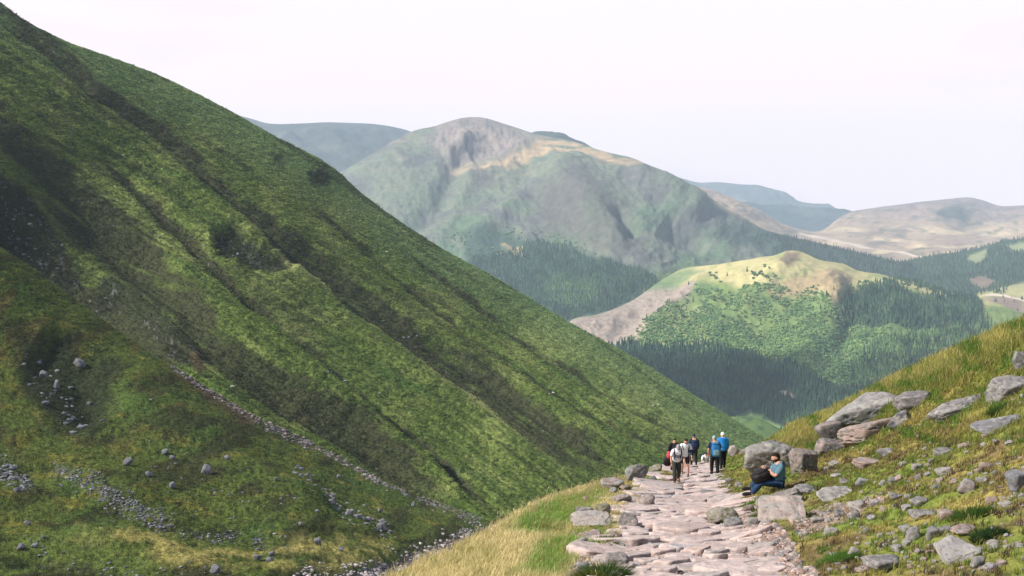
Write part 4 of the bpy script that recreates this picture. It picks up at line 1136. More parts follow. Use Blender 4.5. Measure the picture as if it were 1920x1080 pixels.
def wood(name, layer, poly, step, hmin, hmax, seed, colours, leafy=False, noise_keep=None, holes=(), sink=0.3, keep=1.0):
    r = np.random.RandomState(seed)
    p = np.array(poly, float)
    gx, gy = np.meshgrid(np.arange(p[:, 0].min(), p[:, 0].max(), step), np.arange(p[:, 1].min(), p[:, 1].max(), step * 0.72))
    gx = (gx + r.uniform(-0.5, 0.5, gx.shape) * step * 1.1).ravel()
    gy = (gy + r.uniform(-0.5, 0.5, gy.shape) * step * 0.8).ravel()
    wx = gx + 7 * fbm(gx / 22, gy / 22, 0, 3, seed=seed)
    wy = gy + 7 * fbm(gx / 22, gy / 22, 4, 3, seed=seed)
    m = inpoly(poly, wx, wy) & (r.rand(len(gx)) < keep)
    m &= gy > np.interp(gx, layer.xs, layer.sy) - 1
    if noise_keep is not None:
        m &= noise_keep(gx, gy) > r.rand(len(gx))
    for h in holes:
        m &= ~inpoly(h, wx, wy)
    gx, gy = gx[m], gy[m]
    n = len(gx)
    Q = layer.at(gx, gy)
    tm = [leafy_template(r) if leafy else conifer_template(r) for _ in range(6)]
    pick = r.randint(6, size=n)
    H = r.uniform(hmin, hmax, n) * (1 + 0.25 * fbm(gx / 30, gy / 20, 2, 2, seed=seed + 1))
    cols = np.array(colours)
    cn = np.clip((fbm(gx / 40, gy / 22, 0, 3, seed=seed + 2) + 0.35 * r.normal(size=n) * 0.5) * 1.4 + 0.5, 0, 0.999)
    ci = cols[(cn * len(cols)).astype(int)] * r.uniform(0.75, 1.25, (n, 1))
    Vs, Fs, Cs, off = [], [], [], 0
    for k in range(6):
        s = np.where(pick == k)[0]
        if not len(s): continue
        tv, tf, sh, tr = tm[k]
        a = r.uniform(0, 6.28, len(s))
        ca, sa = np.cos(a)[:, None], np.sin(a)[:, None]
        wd = r.uniform(0.8, 1.2, (len(s), 1))
        X = (tv[:, 0] * ca - tv[:, 1] * sa) * wd
        Y = (tv[:, 0] * sa + tv[:, 1] * ca) * wd
        Z = np.broadcast_to(tv[:, 2], X.shape)
        V = np.stack([X, Y, Z], -1) * H[s][:, None, None] + Q[s][:, None]
        V[..., 2] -= sink
        C = ci[s][:, None] * sh[None, :, None]
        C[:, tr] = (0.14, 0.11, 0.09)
        Vs.append(V.reshape(-1, 3)); Cs.append(C.reshape(-1, 3))
        Fs.append((tf[None] + (np.arange(len(s)) * len(tv))[:, None, None] + off).reshape(-1, 3))
        off += len(s) * len(tv)
    if not Vs: return None
    print(name, n)
    return tag(new_mesh(name, np.vstack(Vs), np.vstack(Fs), M_tree, np.vstack(Cs), smooth=False), kind='stuff')
DK = [(0.026, 0.056, 0.036), (0.036, 0.075, 0.045), (0.05, 0.098, 0.052)]
MD = [(0.035, 0.065, 0.035), (0.06, 0.11, 0.045), (0.10, 0.165, 0.065)]
LF = [(0.09, 0.17, 0.065), (0.13, 0.22, 0.075), (0.18, 0.27, 0.095)]
PLANT = [(880, 492), (905, 488), (943, 482), (991, 460), (1022, 458), (1061, 464), (1096, 491), (1157, 499), (1223, 523), (1234, 543), (1210, 560), (1184, 567), (1140, 590), (1087, 600), (1040, 612), (960, 580), (880, 520)]
LIGHT = [(1010, 545), (1040, 520), (1120, 530), (1130, 560), (1085, 585), (1030, 580)]
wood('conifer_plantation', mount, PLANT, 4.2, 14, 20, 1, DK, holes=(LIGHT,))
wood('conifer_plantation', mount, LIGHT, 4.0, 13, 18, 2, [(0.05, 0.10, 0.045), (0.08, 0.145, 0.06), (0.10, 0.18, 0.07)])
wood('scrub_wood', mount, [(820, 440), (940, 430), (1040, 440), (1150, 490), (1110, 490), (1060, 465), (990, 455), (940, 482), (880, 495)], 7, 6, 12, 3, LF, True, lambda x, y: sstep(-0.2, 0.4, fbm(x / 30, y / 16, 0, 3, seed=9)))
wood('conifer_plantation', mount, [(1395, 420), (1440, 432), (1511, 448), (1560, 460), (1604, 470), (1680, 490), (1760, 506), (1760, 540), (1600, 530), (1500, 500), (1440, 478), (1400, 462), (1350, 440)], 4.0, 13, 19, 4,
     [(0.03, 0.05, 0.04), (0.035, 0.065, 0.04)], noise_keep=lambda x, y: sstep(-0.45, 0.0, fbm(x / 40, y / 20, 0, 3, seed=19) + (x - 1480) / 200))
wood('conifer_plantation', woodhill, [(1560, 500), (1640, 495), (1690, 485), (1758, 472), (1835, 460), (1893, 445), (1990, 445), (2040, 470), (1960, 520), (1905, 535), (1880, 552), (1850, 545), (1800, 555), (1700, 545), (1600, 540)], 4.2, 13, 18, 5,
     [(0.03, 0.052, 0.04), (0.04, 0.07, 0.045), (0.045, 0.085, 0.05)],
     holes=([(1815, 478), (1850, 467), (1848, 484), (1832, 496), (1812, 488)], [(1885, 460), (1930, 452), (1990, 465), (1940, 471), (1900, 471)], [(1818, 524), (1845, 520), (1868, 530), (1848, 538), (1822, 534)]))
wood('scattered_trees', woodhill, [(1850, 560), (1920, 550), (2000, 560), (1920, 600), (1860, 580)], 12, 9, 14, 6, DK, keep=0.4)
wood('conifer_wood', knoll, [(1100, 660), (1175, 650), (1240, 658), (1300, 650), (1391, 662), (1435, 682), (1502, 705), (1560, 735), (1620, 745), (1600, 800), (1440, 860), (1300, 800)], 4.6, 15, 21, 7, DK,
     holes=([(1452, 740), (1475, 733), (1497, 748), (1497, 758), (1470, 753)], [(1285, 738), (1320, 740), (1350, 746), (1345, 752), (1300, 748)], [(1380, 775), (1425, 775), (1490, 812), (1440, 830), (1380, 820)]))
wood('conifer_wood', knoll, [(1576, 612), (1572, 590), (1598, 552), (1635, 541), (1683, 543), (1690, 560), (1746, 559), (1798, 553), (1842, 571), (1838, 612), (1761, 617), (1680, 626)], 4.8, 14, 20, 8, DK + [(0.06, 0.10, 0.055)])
wood('conifer_wood', knoll, [(1640, 650), (1760, 622), (1850, 615), (1900, 640), (1800, 700), (1600, 760), (1590, 700)], 5.5, 13, 19, 9, MD)
wood('birch_wood', knoll, [(1230, 600), (1300, 545), (1400, 530), (1480, 545), (1530, 545), (1560, 590), (1600, 610), (1660, 630), (1680, 660), (1600, 740), (1500, 705), (1435, 680), (1391, 660), (1300, 648), (1190, 650)], 3.6, 4, 8.5, 10, LF, True,
     lambda x, y: sstep(-0.35, 0.25, fbm(x / 34, y / 20, 0, 4, seed=29) + (y - 600) / 160))
wood('birch_wood', knoll, [(1350, 505), (1440, 500), (1460, 540), (1380, 570), (1300, 620), (1240, 640), (1290, 570)], 6, 6, 11, 11, [(0.07, 0.13, 0.05), (0.10, 0.17, 0.06)], True,
     lambda x, y: sstep(0.0, 0.25, fbm((x + y) / 60, (y - x) / 14, 0, 3, seed=39)))
wood('birch_wood', knoll, [(1180, 640), (1230, 600), (1300, 640), (1250, 665)], 6, 6, 10, 12, LF, True, lambda x, y: 0.6 + 0 * x)
wood('hillside_wood', knoll, [(1560, 560), (1600, 545), (1700, 560), (1740, 540), (1680, 535), (1600, 530)], 7, 8, 13, 13, MD, True, lambda x, y: 0.5 + 0 * x)
wood('conifer_plantation', knoll, [(1660, 512), (1724, 526), (1772, 545), (1835, 556), (1840, 562), (1760, 556), (1700, 535)], 4.4, 12, 17, 15, DK)
# single trees one can pick out against lighter ground
r_ = np.random.RandomState(90)
tv, tf, sh, tr = conifer_template(r_, 5, 8)
cc = np.array((0.035, 0.062, 0.035)) * sh[:, None]
cc[tr] = (0.2, 0.15, 0.12)
me0 = None
LONE = [(1402, 512), (1366, 522), (1295, 545), (1310, 560), (1302, 575), (1288, 590), (1560, 565), (1548, 577), (1570, 574), (1585, 560), (1538, 600),
        (1528, 615), (1545, 630), (1850, 600), (1858, 608), (1846, 618), (1215, 612), (1228, 625), (1205, 640), (1237, 606), (1700, 540), (1720, 545), (1750, 552), (1690, 552), (1640, 535)]
for i, (px, py) in enumerate(LONE):
    Q = knoll.at(px, py)
    if me0 is None:
        o = new_mesh('conifer', tv, tf, M_tree, cc, smooth=False)
        me0 = o
    else:
        o = me0.copy()
        scene.collection.objects.link(o)
    s = 11 + 7 * r_.rand()
    o.location = Q - np.array([0, 0, 0.3])
    o.scale = (s * r_.uniform(0.8, 1.2), s * r_.uniform(0.8, 1.2), s)
    o.rotation_euler = (0, 0, r_.uniform(0, 6))
    tag(o, 'single dark conifer standing apart on the sunlit knoll in the glen', 'tree', 'lone conifers on the knoll')

# ============================================================ GRASS
def grass(name, n, seed, dens, blades, region, hfun, cfun, heads=False, width=1.0):
    r = np.random.RandomState(seed)
    PX, PY, P = near.PX[:-1, :-1], near.PY[:-1, :-1], near.P
    a = P[1:, :-1] - P[:-1, :-1]
    b = P[:-1, 1:] - P[:-1, :-1]
    wa = np.linalg.norm(np.cross(a, b), axis=-1)
    pa = np.abs((near.PX[:-1, 1:] - PX) * (near.PY[1:, :-1] - PY))
    w = np.minimum(pa * dens[0], wa * dens[1]) * region(PX, PY)
    w[(PX < 560) | (PX > 2010) | (PY > 1130) ] = 0
    tot = w.sum()
    n = int(min(n, tot))
    idx = r.choice(w.size, n, p=(w / tot).ravel())
    px = PX.ravel()[idx] + r.uniform(0, 2.2, n)
    py = PY.ravel()[idx] + r.uniform(0, 1, n) * 1.0
    Q = near.at(px, py)
    base = cfun(px, py, Q, r)
    h = hfun(px, py, Q, r)
    nb = blades
    m = n * nb
    ang = r.uniform(0, 6.28, m)
    lean = np.abs(r.normal(size=m)) * 0.45 + 0.12
    H = np.repeat(h, nb) * r.uniform(0.55, 1.2, m)
    spread = np.repeat(h, nb) * 0.28
    o = np.repeat(Q, nb, 0) + np.stack([r.normal(size=m) * spread, r.normal(size=m) * spread, 0 * H - 0.02], -1)
    wind = np.array([0.25, 0.02])
    dx, dy = np.cos(ang) * lean + wind[0], np.sin(ang) * lean + wind[1]
    D = np.repeat(Q[:, 1], nb)
    wb = np.maximum(0.0045, 0.00030 * D) * width * r.uniform(0.7, 1.3, m)
    fa = r.uniform(-0.9, 0.9, m)
    sx, sy = np.cos(fa) * wb, np.sin(fa) * wb
    def at(t, k):
        c = o + np.stack([dx * H * t * t * 0.9, dy * H * t * t * 0.9, H * t * (1 - 0.22 * t * lean)], -1)
        return c + np.stack([sx * k, sy * k, 0 * k * sx], -1)
    if heads:
        rows = [at(0, -1), at(0, 1), at(0.5, -0.7), at(0.5, 0.7), at(0.8, -0.35), at(0.8, 0.35), at(0.9, -1.3), at(0.9, 1.3), at(1.05, 0)]
        F = np.array([(0, 1, 3), (0, 3, 2), (2, 3, 5), (2, 5, 4), (4, 5, 7), (4, 7, 6), (6, 7, 8)])
    else:
        rows = [at(0, -1), at(0, 1), at(0.55, -0.75), at(0.55, 0.75), at(1.0, 0)]
        F = np.array([(0, 1, 3), (0, 3, 2), (2, 3, 4)])
    V = np.stack(rows, 1)
    k = V.shape[1]
    F = (F[None] + (np.arange(m) * k)[:, None, None]).reshape(-1, 3)
    c = np.repeat(base, nb, 0) * r.uniform(0.7, 1.3, (m, 1))
    dry = (r.rand(m) < 0.15)[:, None]
    c = np.where(dry, np.array([0.42, 0.34, 0.16]) * r.uniform(0.7, 1.1, (m, 1)), c)
    C = np.repeat(c[:, None], k, 1)
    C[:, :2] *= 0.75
    print(name, n, m)
    return tag(new_mesh(name, V.reshape(-1, 3), F, M_blade, np.clip(C, 0, 1).reshape(-1, 3), smooth=True), kind='stuff')

def off_path(PX, PY):
    return (1 - area(PATH, PX, PY, 2)) * (1 - 0.97 * area(DIRT, PX, PY, 4, 5, 14)) * (1 - 0.8 * area(BARE, PX, PY, 7, 14, 22))
def left_side(PX, PY):
    return sstep(1215, 1195, PX) * off_path(PX, PY) * (1 - 0.85 * area([(1060, 1080), (1085, 1040), (1150, 1010), (1165, 1030), (1140, 1080), (1100, 1160), (1040, 1160)], PX, PY, 6, 12, 20))
def right_side(PX, PY):
    return sstep(1300, 1330, PX) * off_path(PX, PY)
def edge_dist(px, py):
    return py - np.interp(px, near.xs, near.sy)
def col_slope(px, py, Q, r):
    b = near.col(px, py) * 1.25
    g = sstep(0.05, 0.3, fbm(px / 45, py / 26, 0, 3, seed=201))[:, None]
    return b * (1 - g) + np.array([0.10, 0.19, 0.03]) * g
def col_verge(px, py, Q, r):
    n = fbm(px / 36, py / 26, 0, 3, seed=202)
    c = np.ones((len(px), 3)) * np.array([0.70, 0.60, 0.31])
    g = area([(960, 985), (1010, 950), (1110, 918), (1145, 915), (1110, 950), (1060, 985), (1010, 1010), (975, 1010)], px, py, 10, 16, 30)
    g = np.maximum(g, area([(960, 1080), (1000, 1040), (1060, 1000), (1150, 985), (1150, 1020), (1080, 1040), (1030, 1085)], px, py, 12, 18, 30))
    c = mixc(c, (0.16, 0.32, 0.05), g * 0.9)
    c = mixc(c, (0.36, 0.36, 0.12), sstep(0.0, 0.3, n) * 0.6)
    return c
def h_slope(px, py, Q, r):
    e = edge_dist(px, py)
    tall = sstep(90, 20, e) * sstep(1430, 1480, px)
    low = sstep(820, 880, py)
    n = fbm(px / 30, py / 20, 0, 2, seed=203)
    return (0.13 + 0.14 * tall + 0.05 * n) * (1 - 0.35 * low) * r.uniform(0.7, 1.3, len(px))
def h_verge(px, py, Q, r):
    return 0.13 * r.uniform(0.6, 1.4, len(px)) * (0.55 + 0.6 * sstep(1150, 1000, px))
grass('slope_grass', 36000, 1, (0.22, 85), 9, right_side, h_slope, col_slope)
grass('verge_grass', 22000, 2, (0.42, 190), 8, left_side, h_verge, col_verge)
def seed_region(PX, PY):
    e = edge_dist(PX, PY)
    return left_side(PX, PY) * (0.15 + 0.85 * sstep(26, 6, e)) * sstep(1200, 1150, PX)
grass('verge_seed_heads', 2600, 3, (0.05, 26), 2, seed_region, lambda px, py, Q, r: 0.28 * r.uniform(0.6, 1.25, len(px)), lambda px, py, Q, r: np.ones((len(px), 3)) * np.array([0.45, 0.35, 0.19]), heads=True, width=0.8)
def tuft(px, py, rad, h, colour, n, label, cat='grass tuft', seed=0, name='rush_tuft'):
    r = np.random.RandomState(500 + seed)
    c0 = near.at(px, py)
    m = n
    rr_ = rad / F0 * c0[1]
    H = h / F0 * c0[1] * r.uniform(0.6, 1.15, m)
    th, q = r.uniform(0, 6.28, m), np.sqrt(r.rand(m)) * rr_
    o = c0 + np.stack([q * np.cos(th), q * np.sin(th), -0.04 + 0 * q], -1)
    g = near.at(px + 10, py) - c0
    o[:, 2] += (o[:, 0] - c0[0]) * float(np.clip(g[2] / max(g[0], 0.02), -0.1, 0.4))
    dx, dy = np.cos(th) * (0.3 + q / rr_ * 0.5), np.sin(th) * (0.3 + q / rr_ * 0.5)
    w = 0.006 * r.uniform(0.7, 1.4, m)
    def at(t, k):
        return o + np.stack([dx * H * t * t + w * k, dy * H * t * t, H * t * (1 - 0.25 * t)], -1)
    V = np.stack([at(0, -1), at(0, 1), at(.5, -.8), at(.5, .8), at(1, 0)], 1)
    F = (np.array([(0, 1, 3), (0, 3, 2), (2, 3, 4)])[None] + (np.arange(m) * 5)[:, None, None]).reshape(-1, 3)
    C = np.repeat((np.array(colour) * r.uniform(0.6, 1.4, (m, 1)))[:, None], 5, 1)
    V = V.reshape(-1, 3) - c0
    o_ = new_mesh(name, V, F, M_blade, C.reshape(-1, 3))
    o_.location = c0
    return tag(o_, label, cat)
tuft(1825, 975, 34, 26, (0.055, 0.10, 0.02), 1500, 'dark green rush tuft above the long pinkish stone on the slope', seed=1)
tuft(1856, 1010, 26, 24, (0.03, 0.06, 0.02), 1200, 'darkest rush tuft right of the long pinkish stone', seed=2)
tuft(1135, 1088, 34, 46, (0.05, 0.09, 0.02), 1800, 'dark green rush clump at the bottom left edge of the path', seed=3)
tuft(1100, 1092, 24, 30, (0.12, 0.13, 0.03), 900, 'olive tuft behind the pale pointed stone at the bottom', seed=4)
tuft(1167, 917, 12, 14, (0.045, 0.07, 0.02), 500, 'dark clump of rushes below the upright standing rock', seed=5)
tuft(1135, 1018, 24, 14, (0.06, 0.10, 0.02), 800, 'low dark green clump between the thin pink slab and the path', seed=6)
tuft(1573, 1062, 34, 18, (0.08, 0.17, 0.03), 1300, 'bright green tuft near the bottom right of the soil strip', seed=7)
tuft(1420, 969, 10, 16, (0.10, 0.15, 0.03), 300, 'narrow green tuft in front of the sloping brownish rib', seed=8)
tuft(1258, 893, 16, 13, (0.30, 0.25, 0.07), 600, 'yellow grass tuft on the left shoulder of the path beside the walkers', seed=9)
tuft(1885, 772, 30, 14, (0.05, 0.09, 0.02), 900, 'dark green tuft under the big blocky boulder at right', seed=10)

# heather and dead bracken cushions on the right slope: low clumps of tiny twigs
grass('heather', 8000, 9, (0.06, 30), 12, lambda PX, PY: right_side(PX, PY) * sstep(0.0, 0.25, fbm(PX / 40, PY / 18, 0, 3, seed=211)) * sstep(760, 830, PY) * sstep(1480, 1540, PX),
      lambda px, py, Q, r: 0.10 * r.uniform(0.6, 1.4, len(px)), lambda px, py, Q, r: np.where((r.rand(len(px)) < 0.5)[:, None], np.array([0.12, 0.075, 0.045]), np.array([0.10, 0.07, 0.075])), width=1.2)

# long tussock grass draped down the hillsides
def tussocks(name, layer, n, seed, region, lmin, lmax, fall, reg_poly):
    r = np.random.RandomState(seed)
    x0, x1, y0, y1 = reg_poly
    px, py = r.uniform(x0, x1, n), r.uniform(y0, y1, n)
    m = (py > np.interp(px, layer.xs, layer.sy) + 1) & region(px, py)
    px, py = px[m], py[m]
    n = len(px)
    Q = layer.at(px, py)
    C0 = layer.col(px, py)
    nb = 3
    Q, C0 = np.repeat(Q, nb, 0), np.repeat(C0, nb, 0)
    m = n * nb
    L = r.uniform(lmin, lmax, m) * np.clip(Q[:, 1] / 350, 0.35, 2.0)
    Q = Q + r.normal(size=(m, 3)) * np.array([0.5, 0.5, 0.05]) * L[:, None]
    a = fall + r.normal(size=m) * 0.7
    d = np.stack([np.cos(a), np.sin(a), -0.25 + 0 * a], -1)
    s = np.stack([-np.sin(a), np.cos(a), 0 * a], -1) * (L * 0.16)[:, None]
    up = np.array([0, 0, 1.0])
    V = np.stack([Q - s, Q + s, Q + d * (L * 0.45)[:, None] + up * (L * 0.30)[:, None] + s * 0.6, Q + d * (L * 1.05)[:, None] + up * (L * 0.12)[:, None]], 1)
    F = (np.array([(0, 1, 2), (0, 2, 3)])[None] + (np.arange(m) * 4)[:, None, None]).reshape(-1, 3)
    c = C0 * r.uniform(0.8, 1.6, (m, 1)) * np.array([0.98, 1.0, 1.0])
    print(name, m)
    return tag(new_mesh(name, V.reshape(-1, 3), F, M_blade, np.clip(np.repeat(c[:, None], 4, 1), 0, 1).reshape(-1, 3), smooth=False), kind='stuff')
tussocks('hillside_tussocks', hillside, 230000, 5, lambda x, y: y < np.interp(x, spur.xs, spur.sy) + 6, 0.35, 0.95, -0.4, (-20, 1440, 0, 1000))
tussocks('spur_tussocks', spur, 120000, 6, lambda x, y: (y < np.interp(x, near.xs, near.sy) + 8) & (pldist(BURN, x, y)[0] > 15), 0.3, 0.8, -0.6, (-20, 1000, 440, 1095))

# ============================================================ PEOPLE
M_body = attr_mat('skin', fine_amt=0, rough=0.6, spec=0.3)
def cloth(name, colour, rough=0.9, checks=None):
    m = bpy.data.materials.new(name)
    m.use_nodes = True
    n, l = m.node_tree.nodes, m.node_tree.links
    b = n['Principled BSDF']
    b.inputs['Roughness'].default_value = rough
    b.inputs['Specular IOR Level'].default_value = 0.15
    t = n.new('ShaderNodeTexCoord')
    ns = n.new('ShaderNodeTexNoise')
    ns.inputs['Scale'].default_value = 11
    ns.inputs['Detail'].default_value = 4
    l.new(t.outputs['Object'], ns.inputs['Vector'])
    mx = n.new('ShaderNodeMix')
    mx.data_type = 'RGBA'
    mx.inputs['A'].default_value = (*[c * 0.7 for c in colour], 1)
    mx.inputs['B'].default_value = (*[min(c * 1.25, 1) for c in colour], 1)
    l.new(ns.outputs['Fac'], mx.inputs['Factor'])
    src = mx.outputs['Result']
    if checks:
        br = n.new('ShaderNodeTexChecker')
        br.inputs['Scale'].default_value = 38
        l.new(t.outputs['Object'], br.inputs['Vector'])
        m2 = n.new('ShaderNodeMix')
        m2.data_type = 'RGBA'
        m2.inputs['B'].default_value = (*checks, 1)
        mf = n.new('ShaderNodeMath')
        mf.operation = 'MULTIPLY'
        mf.inputs[1].default_value = 0.55
        l.new(br.outputs['Fac'], mf.inputs[0])
        l.new(mf.outputs['Value'], m2.inputs['Factor'])
        l.new(src, m2.inputs['A'])
        src = m2.outputs['Result']
    l.new(src, b.inputs['Base Color'])
    bp = n.new('ShaderNodeBump')
    bp.inputs['Distance'].default_value = 0.012
    l.new(ns.outputs['Fac'], bp.inputs['Height'])
    l.new(bp.outputs['Normal'], b.inputs['Normal'])
    return m

def skin(chains, root=None, levels=2):
    """chains: lists of (point, radius) or (point, (rx, ry)); equal points are shared. Returns arrays of one smooth surface"""
    pts, rad, edges, key = [], [], [], {}
    for ch in chains:
        prev = None
        for p, r in ch:
            k = tuple(round(float(q), 4) for q in p)
            if k not in key:
                key[k] = len(pts)
                pts.append(k)
                rad.append(r if isinstance(r, tuple) else (r, r))
            i = key[k]
            if prev is not None and prev != i:
                edges.append((prev, i))
            prev = i
    me = bpy.data.meshes.new('tmp')
    me.from_pydata(pts, edges, [])
    o = bpy.data.objects.new('tmp', me)
    scene.collection.objects.link(o)
    sk = o.modifiers.new('s', 'SKIN')
    sk.use_smooth_shade = True
    sv = me.skin_vertices[0].data
    ri = 0 if root is None else key[tuple(round(float(q), 4) for q in root)]
    for i, r in enumerate(rad):
        sv[i].radius = r
        sv[i].use_root = (i == ri)
    sb = o.modifiers.new('b', 'SUBSURF')
    sb.levels = levels
    dg = bpy.context.evaluated_depsgraph_get()
    ev = o.evaluated_get(dg)
    m2 = ev.to_mesh()
    V = np.array([v.co[:] for v in m2.vertices])
    F = [tuple(p.vertices) for p in m2.polygons]
    ev.to_mesh_clear()
    bpy.data.objects.remove(o)
    bpy.data.meshes.remove(me)
    return V, np.array([f for f in F if len(f) == 4]).reshape(-1, 4)

def frame(fwd, up):
    f = np.array(fwd, float); f /= np.linalg.norm(f)
    u = np.array(up, float); u -= f * (u @ f); u /= np.linalg.norm(u)
    s = np.cross(f, u)
    return np.stack([s, f, u])        # rows: right, forward, up

def sphere(nu=28, nv=20):
    u = np.linspace(0, 2 * math.pi, nu + 1)[:-1]
    v = np.linspace(0, math.pi, nv)
    U, W = np.meshgrid(u, v)
    V = np.stack([np.sin(W) * np.cos(U), np.sin(W) * np.sin(U), np.cos(W)], -1)
    i = np.arange(nu * nv).reshape(nv, nu)
    F = np.stack([i[:-1], i[1:], np.roll(i[1:], -1, 1), np.roll(i[:-1], -1, 1)], -1).reshape(-1, 4)
    return V.reshape(-1, 3), F
SKINC = np.array((0.50, 0.27, 0.19))
def head_arrays(c, fwd, up, size=0.115, beard=None, tone=SKINC):
    """a head: x right, y forward, z up; nose, brow, eyes, mouth, chin, ears"""
    V, F = sphere(40, 30)
    x, y, z = V.T.copy()
    g = lambda cx, cz, sx, sz: np.exp(-((x - cx) / sx) ** 2 - ((z - cz) / sz) ** 2) * (y > 0)
    W = V * np.array([0.70, 0.86, 1.0])
    W[:, 0] *= 1 - 0.22 * sstep(0.1, -1.0, z)
    W[:, 1] += 0.20 * g(0, -0.12, 0.11, 0.20) + 0.06 * g(0, 0.22, 0.5, 0.10) - 0.09 * g(0.3, 0.05, 0.14, 0.12) - 0.09 * g(-0.3, 0.05, 0.14, 0.12) + 0.05 * g(0, -0.45, 0.2, 0.09) + 0.08 * g(0, -0.72, 0.26, 0.16)
    ear = np.exp(-((y + 0.02) / 0.13) ** 2 - ((z + 0.02) / 0.2) ** 2)
    W[:, 0] += np.sign(x) * 0.16 * ear * (np.abs(x) > 0.5)
    C = np.ones(V.shape) * tone
    m = np.clip(g(0.30, 0.06, 0.12, 0.06) + g(-0.30, 0.06, 0.12, 0.06), 0, 1)
    C = mixc(C, (0.05, 0.035, 0.03), m * 0.55)
    C = mixc(C, (0.40, 0.13, 0.11), np.clip(g(0, -0.46, 0.2, 0.05), 0, 1) * 0.7)
    C = mixc(C, (0.62, 0.30, 0.22), np.clip(g(0.33, -0.2, 0.16, 0.16) + g(-0.33, -0.2, 0.16, 0.16), 0, 1) * 0.4)
    if beard is not None:
        b = sstep(-0.28, -0.42, z - 0.12 * np.abs(x)) * sstep(-0.45, -0.1, y) * (1 - np.clip(g(0, -0.46, 0.16, 0.04), 0, 1))
        C = mixc(C, beard, b)
        W[:, 1] += 0.05 * b
    M = frame(fwd, up)
    return np.array(c) + (W * size) @ M, F, C
def cap_arrays(c, fwd, up, size=0.115, zcut=0.2, grow=1.09, back=-0.55, brim=0.0, seed=0, rough=0.05):
    """hair or a cap: the upper and rear shell of the head"""
    V, F = sphere(36, 26)
    x, y, z = V.T
    W = V * np.array([0.70, 0.86, 1.0]) * grow
    W *= (1 + rough * fbm(V[:, 0] * 4 + seed, V[:, 1] * 4, V[:, 2] * 4, 3))[:, None]
    lim = np.where(y > 0.25, zcut + 0.28, zcut + (back - zcut) * sstep(-0.05, -0.7, y))
    keep = z > lim
    W[~keep] = W[~keep] * 0.86          # tucked below the scalp
    if brim:
        b = (y > 0.35) & (z > zcut + 0.1) & (z < zcut + 0.45)
        W[b, 1] += brim * sstep(0.35, 0.9, y[b])
        W[b, 2] -= 0.06
    M = frame(fwd, up)
    return np.array(c) + (W * size) @ M, F
def hand_arrays(wrist, direction, palm_n, curl=0.6, side=1, size=1.0):
    """palm, four fingers of unequal length, thumb leaving the side of the palm"""
    d = np.array(direction, float); d /= np.linalg.norm(d)
    n = np.array(palm_n, float); n -= d * (n @ d); n /= np.linalg.norm(n)
    s = np.cross(d, n) * side
    w = np.array(wrist, float)
    chains = [[(w, 0.026 * size), (w + d * 0.045 * size, (0.036 * size, 0.018 * size)), (w + d * 0.085 * size, (0.040 * size, 0.017 * size))]]
    V, F = skin(chains, levels=1)
    Vs, Fs, off = [V], [F], len(V)
    for k, (o, L) in enumerate([(-0.030, 0.070), (-0.010, 0.080), (0.011, 0.075), (0.031, 0.058)]):
        b = w + (d * 0.080 + s * o) * size
        a, p, ch = 0.0, b, [(b, 0.0095 * size)]
        for j, f in enumerate((0.45, 0.32, 0.23)):
            a += curl * (0.5 + 0.6 * j) + 0.05 * k
            p = p + (d * math.cos(a) + n * math.sin(a)) * L * f * size
            ch.append((p, (0.009 - 0.0012 * j) * size))
        v, f2 = skin([ch], levels=1)
        Vs.append(v); Fs.append(f2 + off); off += len(v)
    t0 = w + (d * 0.030 - s * 0.028) * size
    ch = [(t0, 0.012 * size), (t0 + (-s * 0.022 + d * 0.028 + n * 0.008) * size, 0.0105 * size), (t0 + (-s * 0.026 + d * 0.055 + n * 0.022) * size, 0.009 * size)]
    v, f2 = skin([ch], levels=1)
    Vs.append(v); Fs.append(f2 + off)
    return np.vstack(Vs), np.vstack(Fs)
def join(parts):
    Vs, Fs, Cs, off = [], [], [], 0
    for V, F, C in parts:
        Vs.append(V); Fs.append(F + off); off += len(V)
        Cs.append(np.ones((len(V), 3)) * C if np.ndim(C) == 1 else C)
    return np.vstack(Vs), np.vstack(Fs), np.vstack(Cs)
def A(*v): return np.array(v, float)

def shoe(ankle, toe, parent, mat, name='boot', h=0.10):
    a, t = A(*ankle), A(*toe)
    d = t - a; d[2] = 0
    d /= np.linalg.norm(d)
    base = A(a[0], a[1], t[2])
    V, F = skin([[(a + A(0, 0, h * 0.8), 0.056), (a + A(0, 0, 0.01), 0.060), (base - d * 0.02 + A(0, 0, 0.045), 0.058), (base + d * 0.06 + A(0, 0, 0.045), 0.054), (base + d * 0.14 + A(0, 0, 0.035), 0.048), (base + d * 0.20 + A(0, 0, 0.025), 0.034)]])
    new_mesh(name, V, F, mat, parent=parent)

